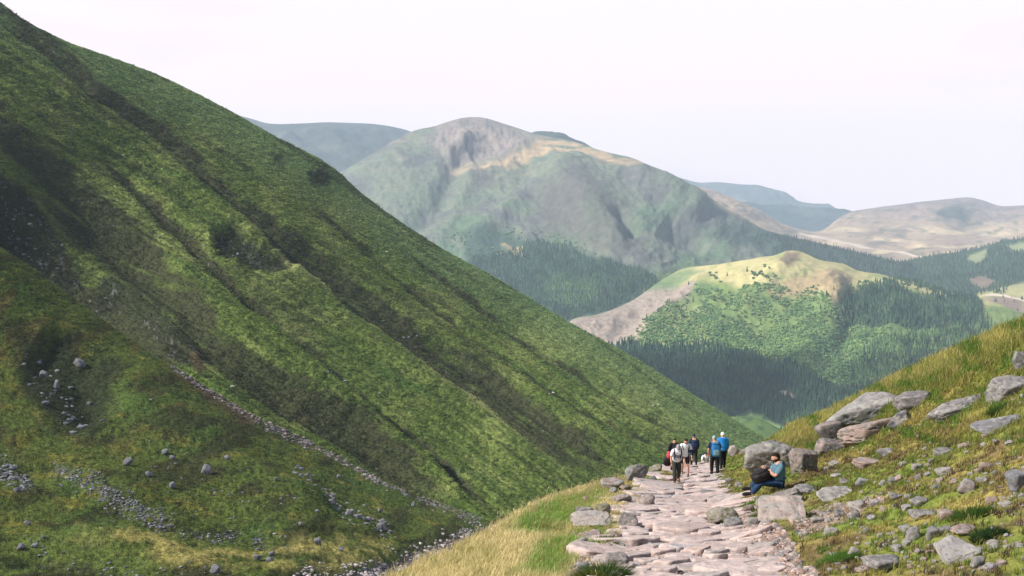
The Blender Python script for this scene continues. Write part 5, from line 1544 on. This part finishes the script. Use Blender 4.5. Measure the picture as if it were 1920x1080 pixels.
def person(loc, J, label, group='walkers on the path', top=None, sleeves='short', legs='long', mats=None, beard=None, hair=None, cap=None, head_fwd=(0, -1, 0), head_up=(0, 0, 1), face_up=None, girth=1.14, curl=(0.5, 0.5),
           hand_n=((0, 0, -1), (0, 0, -1)), scale=1.0, tone=SKINC):
    """J: joints as offsets from the feet; loc: ground point. One continuous body; clothes, hair and boots are its parts"""
    j = {k: A(*v) * scale for k, v in J.items()}
    root = bpy.data.objects.new('person', None)
    scene.collection.objects.link(root)
    root.location = loc
    root.empty_display_size = 0.2
    tag(root, label, 'person', group)
    g = girth * scale
    mid = lambda a, b, t: j[a] * (1 - t) + j[b] * t
    hip, chest, neck, head = j['hip'], j['chest'], j['neck'], j['head']
    belly = hip * 0.5 + chest * 0.5
    arms, lg = [], []
    for s in 'LR':
        arms.append([(neck, 0.06 * g), (j['sh' + s], 0.058 * g), (mid('sh' + s, 'el' + s, 0.5), 0.048 * g), (j['el' + s], 0.040 * g), (mid('el' + s, 'wr' + s, 0.4), 0.040 * g), (j['wr' + s], 0.026 * g)])
        lg.append([(hip, (0.14 * g, 0.11 * g)), (j['hp' + s], 0.088 * g), (mid('hp' + s, 'kn' + s, 0.5), 0.078 * g), (j['kn' + s], 0.056 * g), (mid('kn' + s, 'an' + s, 0.35), 0.058 * g), (j['an' + s], 0.036 * g)])
    torso = [(hip, (0.14 * g, 0.11 * g)), (belly, (0.135 * g, 0.105 * g)), (chest, (0.16 * g, 0.12 * g)), (neck, 0.06 * g), (neck * 0.4 + head * 0.6, 0.052 * g)]
    feet = [[(j['an' + s], 0.034), (j['an' + s] + (j['to' + s] - j['an' + s]) * 0.35, 0.028), (j['an' + s] * 0.3 + j['to' + s] * 0.7, 0.018)] for s in 'LR']
    V, F = skin([torso] + arms + lg + feet, root=hip)
    parts = [(V, F, tone)]
    parts.append(head_arrays(head, head_fwd, head_up, 0.115 * scale, beard, tone))
    for k, s in enumerate('LR'):
        d = j['wr' + s] - j['el' + s] if ('hd' + s) not in j else j['hd' + s]
        v, f = hand_arrays(j['wr' + s], d, hand_n[k], curl[k], 1 if s == 'L' else -1, scale)
        parts.append((v, f, tone * 1.05))
    V, F, C = join(parts)
    new_mesh('body', V, F, M_body, C, parent=root)
    e = 1.22
    sl = {'short': 0.75, 'long': 1.0}[sleeves]
    spine = (chest - hip) / np.linalg.norm(chest - hip)
    hem = hip - spine * 0.09
    ch = [[(hem, (0.165 * g, 0.14 * g)), (hip + spine * 0.03, (0.162 * g, 0.135 * g)), (belly, (0.16 * g, 0.13 * g)), (chest, (0.185 * g, 0.14 * g)), (neck, 0.088 * g), (neck * 0.72 + head * 0.28, 0.066 * g)]]
    for s in 'LR':
        a = [(neck, 0.088 * g), (j['sh' + s], 0.076 * g), (mid('sh' + s, 'el' + s, 0.5), 0.066 * g)]
        if sleeves == 'long':
            a += [(j['el' + s], 0.056 * g), (mid('el' + s, 'wr' + s, 0.5), 0.050 * g), (mid('el' + s, 'wr' + s, 0.93), 0.040 * g)]
        else:
            a += [(mid('sh' + s, 'el' + s, 0.82), 0.064 * g)]
        ch.append(a)
    V, F = skin(ch, root=chest)
    new_mesh(mats.get('topname', 'shirt'), V, F, mats['top'], parent=root)
    ch = []
    for s in 'LR':
        a = [(hip + spine * 0.05, 0.118 * g), (j['hp' + s], 0.098 * g), (mid('hp' + s, 'kn' + s, 0.5), 0.092 * g)]
        if legs == 'long':
            a += [(j['kn' + s], 0.076 * g), (mid('kn' + s, 'an' + s, 0.4), 0.072 * g), (mid('kn' + s, 'an' + s, 0.9), 0.062 * g)]
        else:
            a += [(mid('hp' + s, 'kn' + s, 0.92), 0.086 * g)]
        ch.append(a)
    V, F = skin(ch)
    new_mesh(mats.get('botname', 'trousers'), V, F, mats['bottom'], parent=root)
    for s in 'LR':
        shoe(j['an' + s], j['to' + s], root, mats['boot'])
    if hair is not None:
        V, F = cap_arrays(head, head_fwd, head_up, 0.115 * scale, seed=3)
        new_mesh('hair', V, F, hair, parent=root)
    if cap is not None:
        V, F = cap_arrays(head + A(0, 0, 0.008), head_fwd, head_up, 0.118 * scale, zcut=0.05, back=0.0, brim=0.45, grow=1.12, rough=0.0)
        new_mesh('cap', V, F, cap, parent=root)
    return root

def rounded_box(cx, sx, sy, sz, seed=0, p=3.2, rough=0.03):
    V, F = sphere(36, 26)
    q = (np.abs(V) ** p).sum(1) ** (1 / p)
    W = V / q[:, None]
    W *= (1 + rough * fbm(W[:, 0] * 3 + seed, W[:, 1] * 3, W[:, 2] * 3, 3))[:, None]
    return W * np.array([sx, sy, sz]) + np.array(cx), F
def backpack(person_root, J, mat, mat2, label, side=1, size=(0.17, 0.13, 0.27), scale=1.0, lift=0.0, straps=True):
    """side=+1: the pack lies on the +y side of the wearer (wearer faces the camera); -1: towards the camera"""
    loc = A(*person_root.location)
    j = {k: A(*v) * scale for k, v in J.items()}
    up = j['neck'] - j['hip']; up /= np.linalg.norm(up)
    b = np.cross(A(1, 0, 0), up) * (1 if side > 0 else -1)
    if b[1] * side < 0: b = -b
    c = (j['chest'] * 0.55 + j['hip'] * 0.45) + b * (0.13 + size[1]) + up * lift
    root = bpy.data.objects.new('backpack', None)
    scene.collection.objects.link(root)
    root.location = loc + c
    tag(root, label, 'backpack', None)
    M = np.stack([A(1, 0, 0), b, up])
    V, F = rounded_box((0, 0, 0), *size, seed=4)
    new_mesh('pack', V @ M, F, mat, parent=root)
    V, F = rounded_box((0, size[1] * 0.75, -size[2] * 0.35), size[0] * 0.72, size[1] * 0.5, size[2] * 0.45, seed=5)
    new_mesh('pocket', V @ M, F, mat2, parent=root)
    V, F = rounded_box((0, 0.0, size[2] * 0.93), size[0] * 0.9, size[1] * 0.95, size[2] * 0.22, seed=6)
    new_mesh('lid', V @ M, F, mat, parent=root)
    if straps:
        for s in 'LR':
            sh = j['sh' + s] * 0.72 + j['neck'] * 0.28
            f = -b
            ch = [(c + up * size[2] * 0.7 + (sh - c) * A(0.8, 0, 0), 0.02), (sh + up * 0.085, 0.022), (sh + f * 0.105 - up * 0.03, 0.024), (sh * 0.5 + j['chest'] * 0.5 + f * 0.155 + (sh - j['neck']) * A(0.35, 0, 0) - up * 0.05, 0.024),
                  (j['chest'] * 0.4 + j['hip'] * 0.6 + (sh - j['neck']) * A(0.75, 0, 0) + f * 0.10, 0.020), (c - up * size[2] * 0.6 + (sh - c) * A(0.7, 0, 0) + f * 0.03, 0.018)]
            V, F = skin([[(p - c, r) for p, r in ch]], levels=1)
            new_mesh('strap', V, F, mat2, parent=root)
    return root

boot_m = cloth('brown_leather', (0.10, 0.055, 0.03), 0.6)
dark_m = cloth('black_cloth', (0.015, 0.016, 0.02))
navy_m = cloth('navy_cloth', (0.018, 0.03, 0.07))
char_m = cloth('charcoal_trousers', (0.045, 0.047, 0.04))
white_m = cloth('white_cotton', (0.86, 0.86, 0.88))
grey_m = cloth('grey_cap_cloth', (0.24, 0.24, 0.26))
hair_m = cloth('dark_hair', (0.022, 0.014, 0.010))
blue_m = cloth('bright_blue_shell', (0.02, 0.20, 0.55), 0.5)
pack_m = cloth('blue_pack_nylon', (0.02, 0.13, 0.30), 0.6)
pack2_m = cloth('grey_blue_nylon', (0.13, 0.22, 0.27), 0.6)
wcap_m = cloth('white_cap_cloth', (0.78, 0.80, 0.82))
bcap_m = cloth('grey_blue_hat_cloth', (0.26, 0.34, 0.38))
jean_m = cloth('blue_denim', (0.02, 0.045, 0.10))
check_m = cloth('checked_shirt', (0.075, 0.155, 0.215), checks=(0.17, 0.27, 0.33))
bag_m = cloth('black_bag_nylon', (0.016, 0.014, 0.015), 0.6)
pink_m = cloth('pink_red_cloth', (0.65, 0.06, 0.09))
print_m = cloth('dark_print_ink', (0.13, 0.15, 0.32))

def walk(lean=0.0, step=0.0, face=-1, arm=(0.0, 0.0), out=0.16, bendR=0.0, sh=0.19):
    """a walking stance. face=-1: towards the camera. step>0: left (image-left, -x) foot forward"""
    f = face
    hipz = 0.93
    J = dict(hip=(0, 0, hipz), chest=(0, f * lean * 0.55, 1.24 - lean * 0.12), neck=(0, f * lean * 1.0, 1.45 - lean * 0.22), head=(0, f * (lean * 1.28 + 0.03), 1.60 - lean * 0.30),
             hpL=(-0.09, 0, hipz - 0.06), hpR=(0.09, 0, hipz - 0.06))
    for s, x, k in (('L', -1, 1), ('R', 1, -1)):
        fy = f * step * k
        J['kn' + s] = (x * 0.10, f * 0.06 + fy * 0.55 + f * (bendR if k * step < 0 else 0), 0.50)
        J['an' + s] = (x * 0.10, fy, 0.09 + (0.05 if k * step < 0 else 0))
        J['to' + s] = (x * 0.12, fy + f * 0.16, 0.02)
        J['sh' + s] = (x * sh, f * lean * 0.92, 1.41 - lean * 0.22)
        a = arm[0 if s == 'L' else 1]
        J['el' + s] = (x * (sh + 0.06), f * (lean * 0.75 + a * 0.4), 1.12 - lean * 0.18)
        J['wr' + s] = (x * (sh + 0.05), f * (lean * 0.8 + a + 0.05), 0.88 - lean * 0.12 + abs(a) * 0.1)
    return J
def on(px, py): return near.at(px, py)

# the man in the white printed T-shirt, leading, head down
J1 = walk(lean=0.30, step=0.22, arm=(0.02, 0.12), bendR=0.1)
P1 = person(on(1268, 903), J1, 'grey-capped man in white printed T-shirt and charcoal trousers walking head down up the path', mats=dict(top=white_m, bottom=char_m, boot=boot_m), cap=grey_m, head_fwd=(0.05, -0.8, -0.6), head_up=(0, -0.6, 0.8), scale=0.97)
c = A(*J1['chest']) * 0.97
def ring(center, nrm, r0, r1, thick, parent, mat, name):
    M = frame(nrm, (0, 0, 1))
    V, F, n = [], [], 28
    for i in range(n):
        a = 2 * math.pi * i / n
        for rr2, t in ((r0, 0), (r1, 0), (r1, thick), (r0, thick)):
            # follows the roundness of the chest
            x, z = rr2 * math.cos(a), rr2 * math.sin(a)
            V.append(np.array(center) + np.array([x, t - 1.6 * x * x, z]) @ M)
    for i in range(n):
        k = (i + 1) % n
        for q in range(4):
            F.append((i * 4 + q, k * 4 + q, k * 4 + (q + 1) % 4, i * 4 + (q + 1) % 4))
    return new_mesh(name, np.array(V), np.array(F), mat, parent=parent)
ring(c + A(0, -0.150, -0.05), (0, -1, -0.28), 0.062, 0.088, 0.012, P1, print_m, 'shirt_print')
ring(c + A(0, -0.150, -0.05), (0, -1, -0.28), 0.012, 0.036, 0.012, P1, print_m, 'shirt_print')
backpack(P1, J1, dark_m, navy_m, 'dark backpack on the grey-capped man in the white T-shirt', side=1, scale=0.97)

# bearded man in shorts behind his shoulder
J2 = walk(lean=0.12, step=-0.20, arm=(0.1, 0.15))
P2 = person(on(1284, 891), J2, 'dark-haired bearded man in white shirt, navy jacket and black shorts walking behind the grey-capped man', mats=dict(top=white_m, bottom=dark_m, boot=boot_m, botname='shorts'), legs='short', beard=(0.03, 0.02, 0.015),
            hair=hair_m, head_fwd=(0.1, -1, -0.25), scale=1.0)
j = {k: A(*v) for k, v in J2.items()}
for s, x in (('L', -1), ('R', 1)):
    V, F = skin([[(j['hip'] + A(x * 0.12, 0.02, -0.04), (0.07, 0.13)), (j['chest'] + A(x * 0.13, 0.02, -0.1), (0.07, 0.14)), (j['chest'] + A(x * 0.13, 0.03, 0.05), (0.07, 0.14)), (j['sh' + s] + A(-x * 0.05, 0, 0.01), 0.085), (j['sh' + s] + A(x * 0.01, 0, -0.01), 0.082),
                  ((j['sh' + s] + j['el' + s]) / 2, 0.074), (j['el' + s], 0.064), (j['el' + s] * 0.3 + j['wr' + s] * 0.7, 0.054)]])
    new_mesh('jacket_side', V, F, navy_m, parent=P2)
backpack(P2, J2, dark_m, dark_m, 'black backpack on the bearded man in the navy jacket', side=1)

# person in black behind, with a pink-red jacket rolled over the bag
J3 = walk(lean=0.18, step=0.15, arm=(0.1, 0.0))
P3 = person(on(1263, 886), J3, 'person in black mostly hidden behind the grey-capped man', mats=dict(top=dark_m, bottom=dark_m, boot=dark_m, topname='jacket'), sleeves='long', hair=hair_m, scale=0.96)
b = bpy.data.objects.new('holdall', None)
scene.collection.objects.link(b)
b.location = A(*P3.location) + A(*J3['wrL']) * 0.96 + A(-0.06, -0.05, -0.26)
tag(b, 'black bag with a pink-red jacket on top carried by the hidden person in black', 'bag')
V, F = rounded_box((0, 0, 0), 0.23, 0.14, 0.19, seed=8)
new_mesh('bag_body', V, F, bag_m, parent=b)
V, F = rounded_box((0.02, -0.02, 0.30), 0.10, 0.09, 0.17, seed=9, p=2.2, rough=0.15)
new_mesh('rolled_jacket', V, F, pink_m, parent=b)
V, F = skin([[(A(-0.15, 0, 0.12), 0.014), (A(-0.1, 0, 0.24), 0.014), (A(0.0, 0, 0.28), 0.014), (A(0.12, 0, 0.24), 0.014), (A(0.16, 0, 0.12), 0.014)]], levels=1)
new_mesh('handle', V, F, bag_m, parent=b)

# dark walker further back
J4 = walk(lean=0.05, step=0.15, face=1, arm=(0.0, 0.1))
P4 = person(on(1301, 874), J4, 'walker in dark navy jacket and hat seen from behind, right of the bearded man', mats=dict(top=navy_m, bottom=dark_m, boot=dark_m, topname='jacket'), sleeves='long', cap=navy_m, head_fwd=(0, 1, -0.1))
backpack(P4, J4, navy_m, dark_m, 'dark navy backpack on the walker seen from behind', side=-1)

# walker coming up from beyond the crest
J5 = walk(lean=0.28, step=0.2, arm=(0.25, 0.25))
gz = A(*ray(1322, 846)) * 60.5
P5 = person((gz[0], gz[1], gz[2] - 1.62), J5, 'person in white T-shirt with rucksack straps coming up from below the brow of the path', mats=dict(top=white_m, bottom=dark_m, boot=boot_m), hair=hair_m, head_fwd=(0, -0.9, -0.4), head_up=(0, -0.4, 0.9))
backpack(P5, J5, navy_m, navy_m, 'small rucksack on the person coming up from below the brow', side=1)

# hiker with the blue backpack, walking away
J6 = walk(lean=0.10, step=0.14, face=1, arm=(0.05, 0.12))
P6 = person(on(1340, 890), J6, 'hiker in navy T-shirt, grey-blue hat and black trousers walking away under a blue backpack', mats=dict(top=navy_m, bottom=dark_m, boot=dark_m), cap=bcap_m, head_fwd=(0, 1, -0.15), girth=1.18, scale=1.0)
backpack(P6, J6, pack_m, pack2_m, 'blue backpack with grey-blue lower pocket on the hiker walking away', side=-1, size=(0.19, 0.14, 0.29), straps=True)

# companion in the bright blue jacket
J7 = walk(lean=0.05, step=-0.16, face=1, arm=(0.1, 0.05))
P7 = person(on(1355, 879), J7, 'companion in bright blue jacket and white cap walking beside the hiker with the blue backpack', mats=dict(top=blue_m, bottom=dark_m, boot=dark_m, topname='jacket'), sleeves='long', cap=wcap_m, head_fwd=(0, 1, -0.05), girth=1.2, scale=1.0)

# the man sitting on the slope, side view, facing left
S0 = on(1462, 916)
S0 = ray(1462, 911.5) * S0[1]
kpx = S0[1] / F0
def q(px, py, y=0.0): return ((px - 1462) * kpx, y, (916 - py) * kpx)
JS = dict(hip=q(1459, 907), chest=q(1461, 886), neck=q(1460, 874), head=q(1453.5, 861),
          hpL=q(1458, 909, -0.09), hpR=q(1458, 909, 0.09), knL=q(1425, 906, -0.11), knR=q(1428, 899, 0.12), anL=q(1404, 931, -0.10), anR=q(1408, 925, 0.14), toL=q(1394, 932, -0.10), toR=q(1398, 927, 0.15),
          shL=q(1461, 877, -0.19), shR=q(1459, 877, 0.18), elL=q(1449, 892.5, -0.22), elR=q(1446, 892, 0.16), wrL=q(1435.5, 882.5, -0.07), wrR=q(1434, 884, 0.05), hdL=(-1, 0.2, 0.55), hdR=(-1, -0.2, 0.5))
PS = person(S0, JS, 'bearded man in blue checked shirt and jeans sitting against the boulder beside the path', group=None, mats=dict(top=check_m, bottom=jean_m, boot=dark_m, topname='shirt', botname='jeans'), hair=hair_m, beard=(0.06, 0.022, 0.014),
            head_fwd=(-1, -0.1, -0.22), head_up=(-0.2, 0, 1), curl=(0.75, 0.75), hand_n=((0.3, 1, 0.3), (0.3, -1, 0.3)), girth=1.2)
bb = bpy.data.objects.new('shoulder_bag', None)
scene.collection.objects.link(bb)
bc = A(*q(1427, 897))
bb.location = A(*S0) + bc
tag(bb, 'black rucksack lying on the lap of the sitting man', 'bag')
M = np.array(((math.cos(0.42), 0, math.sin(0.42)), (0, 1, 0), (-math.sin(0.42), 0, math.cos(0.42))))
V, F = rounded_box((0, -0.02, 0.015), 0.25, 0.20, 0.135, seed=12, p=3.0, rough=0.08)
new_mesh('bag_body', V @ M, F, bag_m, parent=bb)
V, F = rounded_box((0.02, -0.02, 0.135), 0.19, 0.16, 0.05, seed=13, p=2.6, rough=0.1)
new_mesh('bag_flap', V @ M, F, bag_m, parent=bb)

# ============================================================ SHEEP on the far hillside
wool_m = cloth('sheep_wool', (0.62, 0.60, 0.55))
face_m = cloth('sheep_face', (0.30, 0.27, 0.24))
first = None
for i, (px, py, rz) in enumerate([(1024, 735, 0.3), (1031, 737, -0.4), (1038, 736, 2.6), (632, 707, 0.2), (651, 710, 0.6), (726, 473, 2.9), (1226, 760, 0.1), (1234, 761, 2.9), (438, 722, 0.4)]):
    loc = hillside.at(px, py)
    if first is None:
        root = bpy.data.objects.new('sheep', None)
        scene.collection.objects.link(root)
        V, F = skin([[(A(-0.45, 0, 0.62), (0.20, 0.20)), (A(-0.2, 0, 0.66), (0.27, 0.26)), (A(0.2, 0, 0.64), (0.26, 0.25)), (A(0.42, 0, 0.68), 0.19), (A(0.58, 0, 0.72), 0.13)], [(A(-0.45, 0, 0.62), (0.20, 0.20)), (A(-0.66, 0, 0.52), 0.05)]])
        new_mesh('fleece', V, F, wool_m, parent=root)
        ch = []
        for x, y in ((0.36, 0.12), (0.36, -0.12)):
            V, F = skin([[(A(x, y, 0.55), 0.06), (A(x + 0.02, y, 0.32), 0.035), (A(x, y, 0.02), 0.03)]], levels=1)
            new_mesh('leg', V, F, face_m, parent=root)
        for x, y in ((-0.40, 0.12), (-0.40, -0.12)):
            V, F = skin([[(A(x, y, 0.55), 0.08), (A(x - 0.07, y, 0.30), 0.04), (A(x - 0.02, y, 0.02), 0.03)]], levels=1)
            new_mesh('leg', V, F, face_m, parent=root)
        V, F = skin([[(A(0.60, 0, 0.72), 0.10), (A(0.76, 0, 0.60), 0.07), (A(0.86, 0, 0.46), 0.05)], [(A(0.60, 0, 0.72), 0.10), (A(0.62, 0.14, 0.74), 0.025)], [(A(0.60, 0, 0.72), 0.10), (A(0.62, -0.14, 0.74), 0.025)]], levels=1)
        new_mesh('head', V, F, face_m, parent=root)
        first = root
    else:
        root = first.copy()
        scene.collection.objects.link(root)
        for chd in list(first.children):
            d2 = chd.copy()
            scene.collection.objects.link(d2)
            d2.parent = root
    root.location = loc
    root.rotation_euler = (0, 0, rz)
    root.scale = (1.25, 1.25, 1.25)
    tag(root, 'white sheep grazing on the steep green hillside across the burn', 'sheep', 'sheep grazing on the far hillside')

# ------------------------------------------------------------ haze (the far hills fade to blue)
hx, hy0, hy1, hz0, hz1 = 12000.0, -600.0, 14800.0, -1900.0, 1500.0
V = [(x, y, z) for z in (hz0, hz1) for y in (hy0, hy1) for x in (-hx, hx)]
Fh = np.array([(0, 2, 3, 1), (4, 5, 7, 6), (0, 1, 5, 4), (2, 6, 7, 3), (0, 4, 6, 2), (1, 3, 7, 5)])
M_haze = bpy.data.materials.new('valley_haze')
M_haze.use_nodes = True
hn, hl = M_haze.node_tree.nodes, M_haze.node_tree.links
hn.remove(hn['Principled BSDF'])
pv = hn.new('ShaderNodeVolumePrincipled')
pv.inputs['Color'].default_value = (0.66, 0.83, 1.0, 1)
pv.inputs['Density'].default_value = 6.4e-5
pv.inputs['Anisotropy'].default_value = 0.0
hl.new(pv.outputs['Volume'], hn['Material Output'].inputs['Volume'])
tag(new_mesh('haze', V, Fh, M_haze, smooth=False), kind='stuff')

# ------------------------------------------------------------ unseen cloud overhead, placed out of view to shade the glen floor
M_cloud = bpy.data.materials.new('cloud_vapour')
M_cloud.use_nodes = True
M_cloud.node_tree.nodes['Principled BSDF'].inputs['Base Color'].default_value = (0.85, 0.85, 0.87, 1)
M_cloud.node_tree.nodes['Principled BSDF'].inputs['Roughness'].default_value = 1.0
cn_, cl_ = M_cloud.node_tree.nodes, M_cloud.node_tree.links     # thin cumulus: part of the sunlight comes through
ctr = cn_.new('ShaderNodeBsdfTransparent')
cmx = cn_.new('ShaderNodeMixShader')
cmx.inputs['Fac'].default_value = 0.74
cl_.new(cn_['Principled BSDF'].outputs['BSDF'], cmx.inputs[1])
cl_.new(ctr.outputs['BSDF'], cmx.inputs[2])
cl_.new(cmx.outputs['Shader'], cn_['Material Output'].inputs['Surface'])
def cloud(tx, ty, tz, zc, rx, ry, seed, rot=0.0):
    """a cumulus at height zc whose shadow falls on (tx, ty, tz)"""
    k = (zc - tz) / sd.z
    cx, cy = tx + sd.x * k, ty + sd.y * k
    r = np.random.RandomState(seed)
    d, f = ico(3)
    Vs, Fs = [], []
    for i in range(11):
        a, q = r.uniform(0, 6.28), math.sqrt(r.rand()) * 0.75
        c = np.array([q * math.cos(a) * rx, q * math.sin(a) * ry, 0])
        s = np.array([rx, ry, 0.25 * min(rx, ry)]) * r.uniform(0.3, 0.5)
        n = fbm(d[:, 0] * 2 + i, d[:, 1] * 2, d[:, 2] * 2 + seed, 4)
        Vs.append(d * (1 + 0.5 * n)[:, None] * s + c)
        Fs.append(f + i * len(d))
    V = np.vstack(Vs)
    ca, sa = math.cos(rot), math.sin(rot)
    V = np.c_[V[:, 0] * ca - V[:, 1] * sa, V[:, 0] * sa + V[:, 1] * ca, V[:, 2]]
    o = new_mesh('cloud', V, np.vstack(Fs), M_cloud)
    o.location = (cx, cy, zc)
    tag(o, kind='structure')
    x, y = proj(np.array([cx, cy, zc]))
    print('cloud at', cx, cy, zc, 'py', y)
q = knoll.at(1400, 740); cloud(q[0], q[1], q[2], 2000, 420, 200, 3)
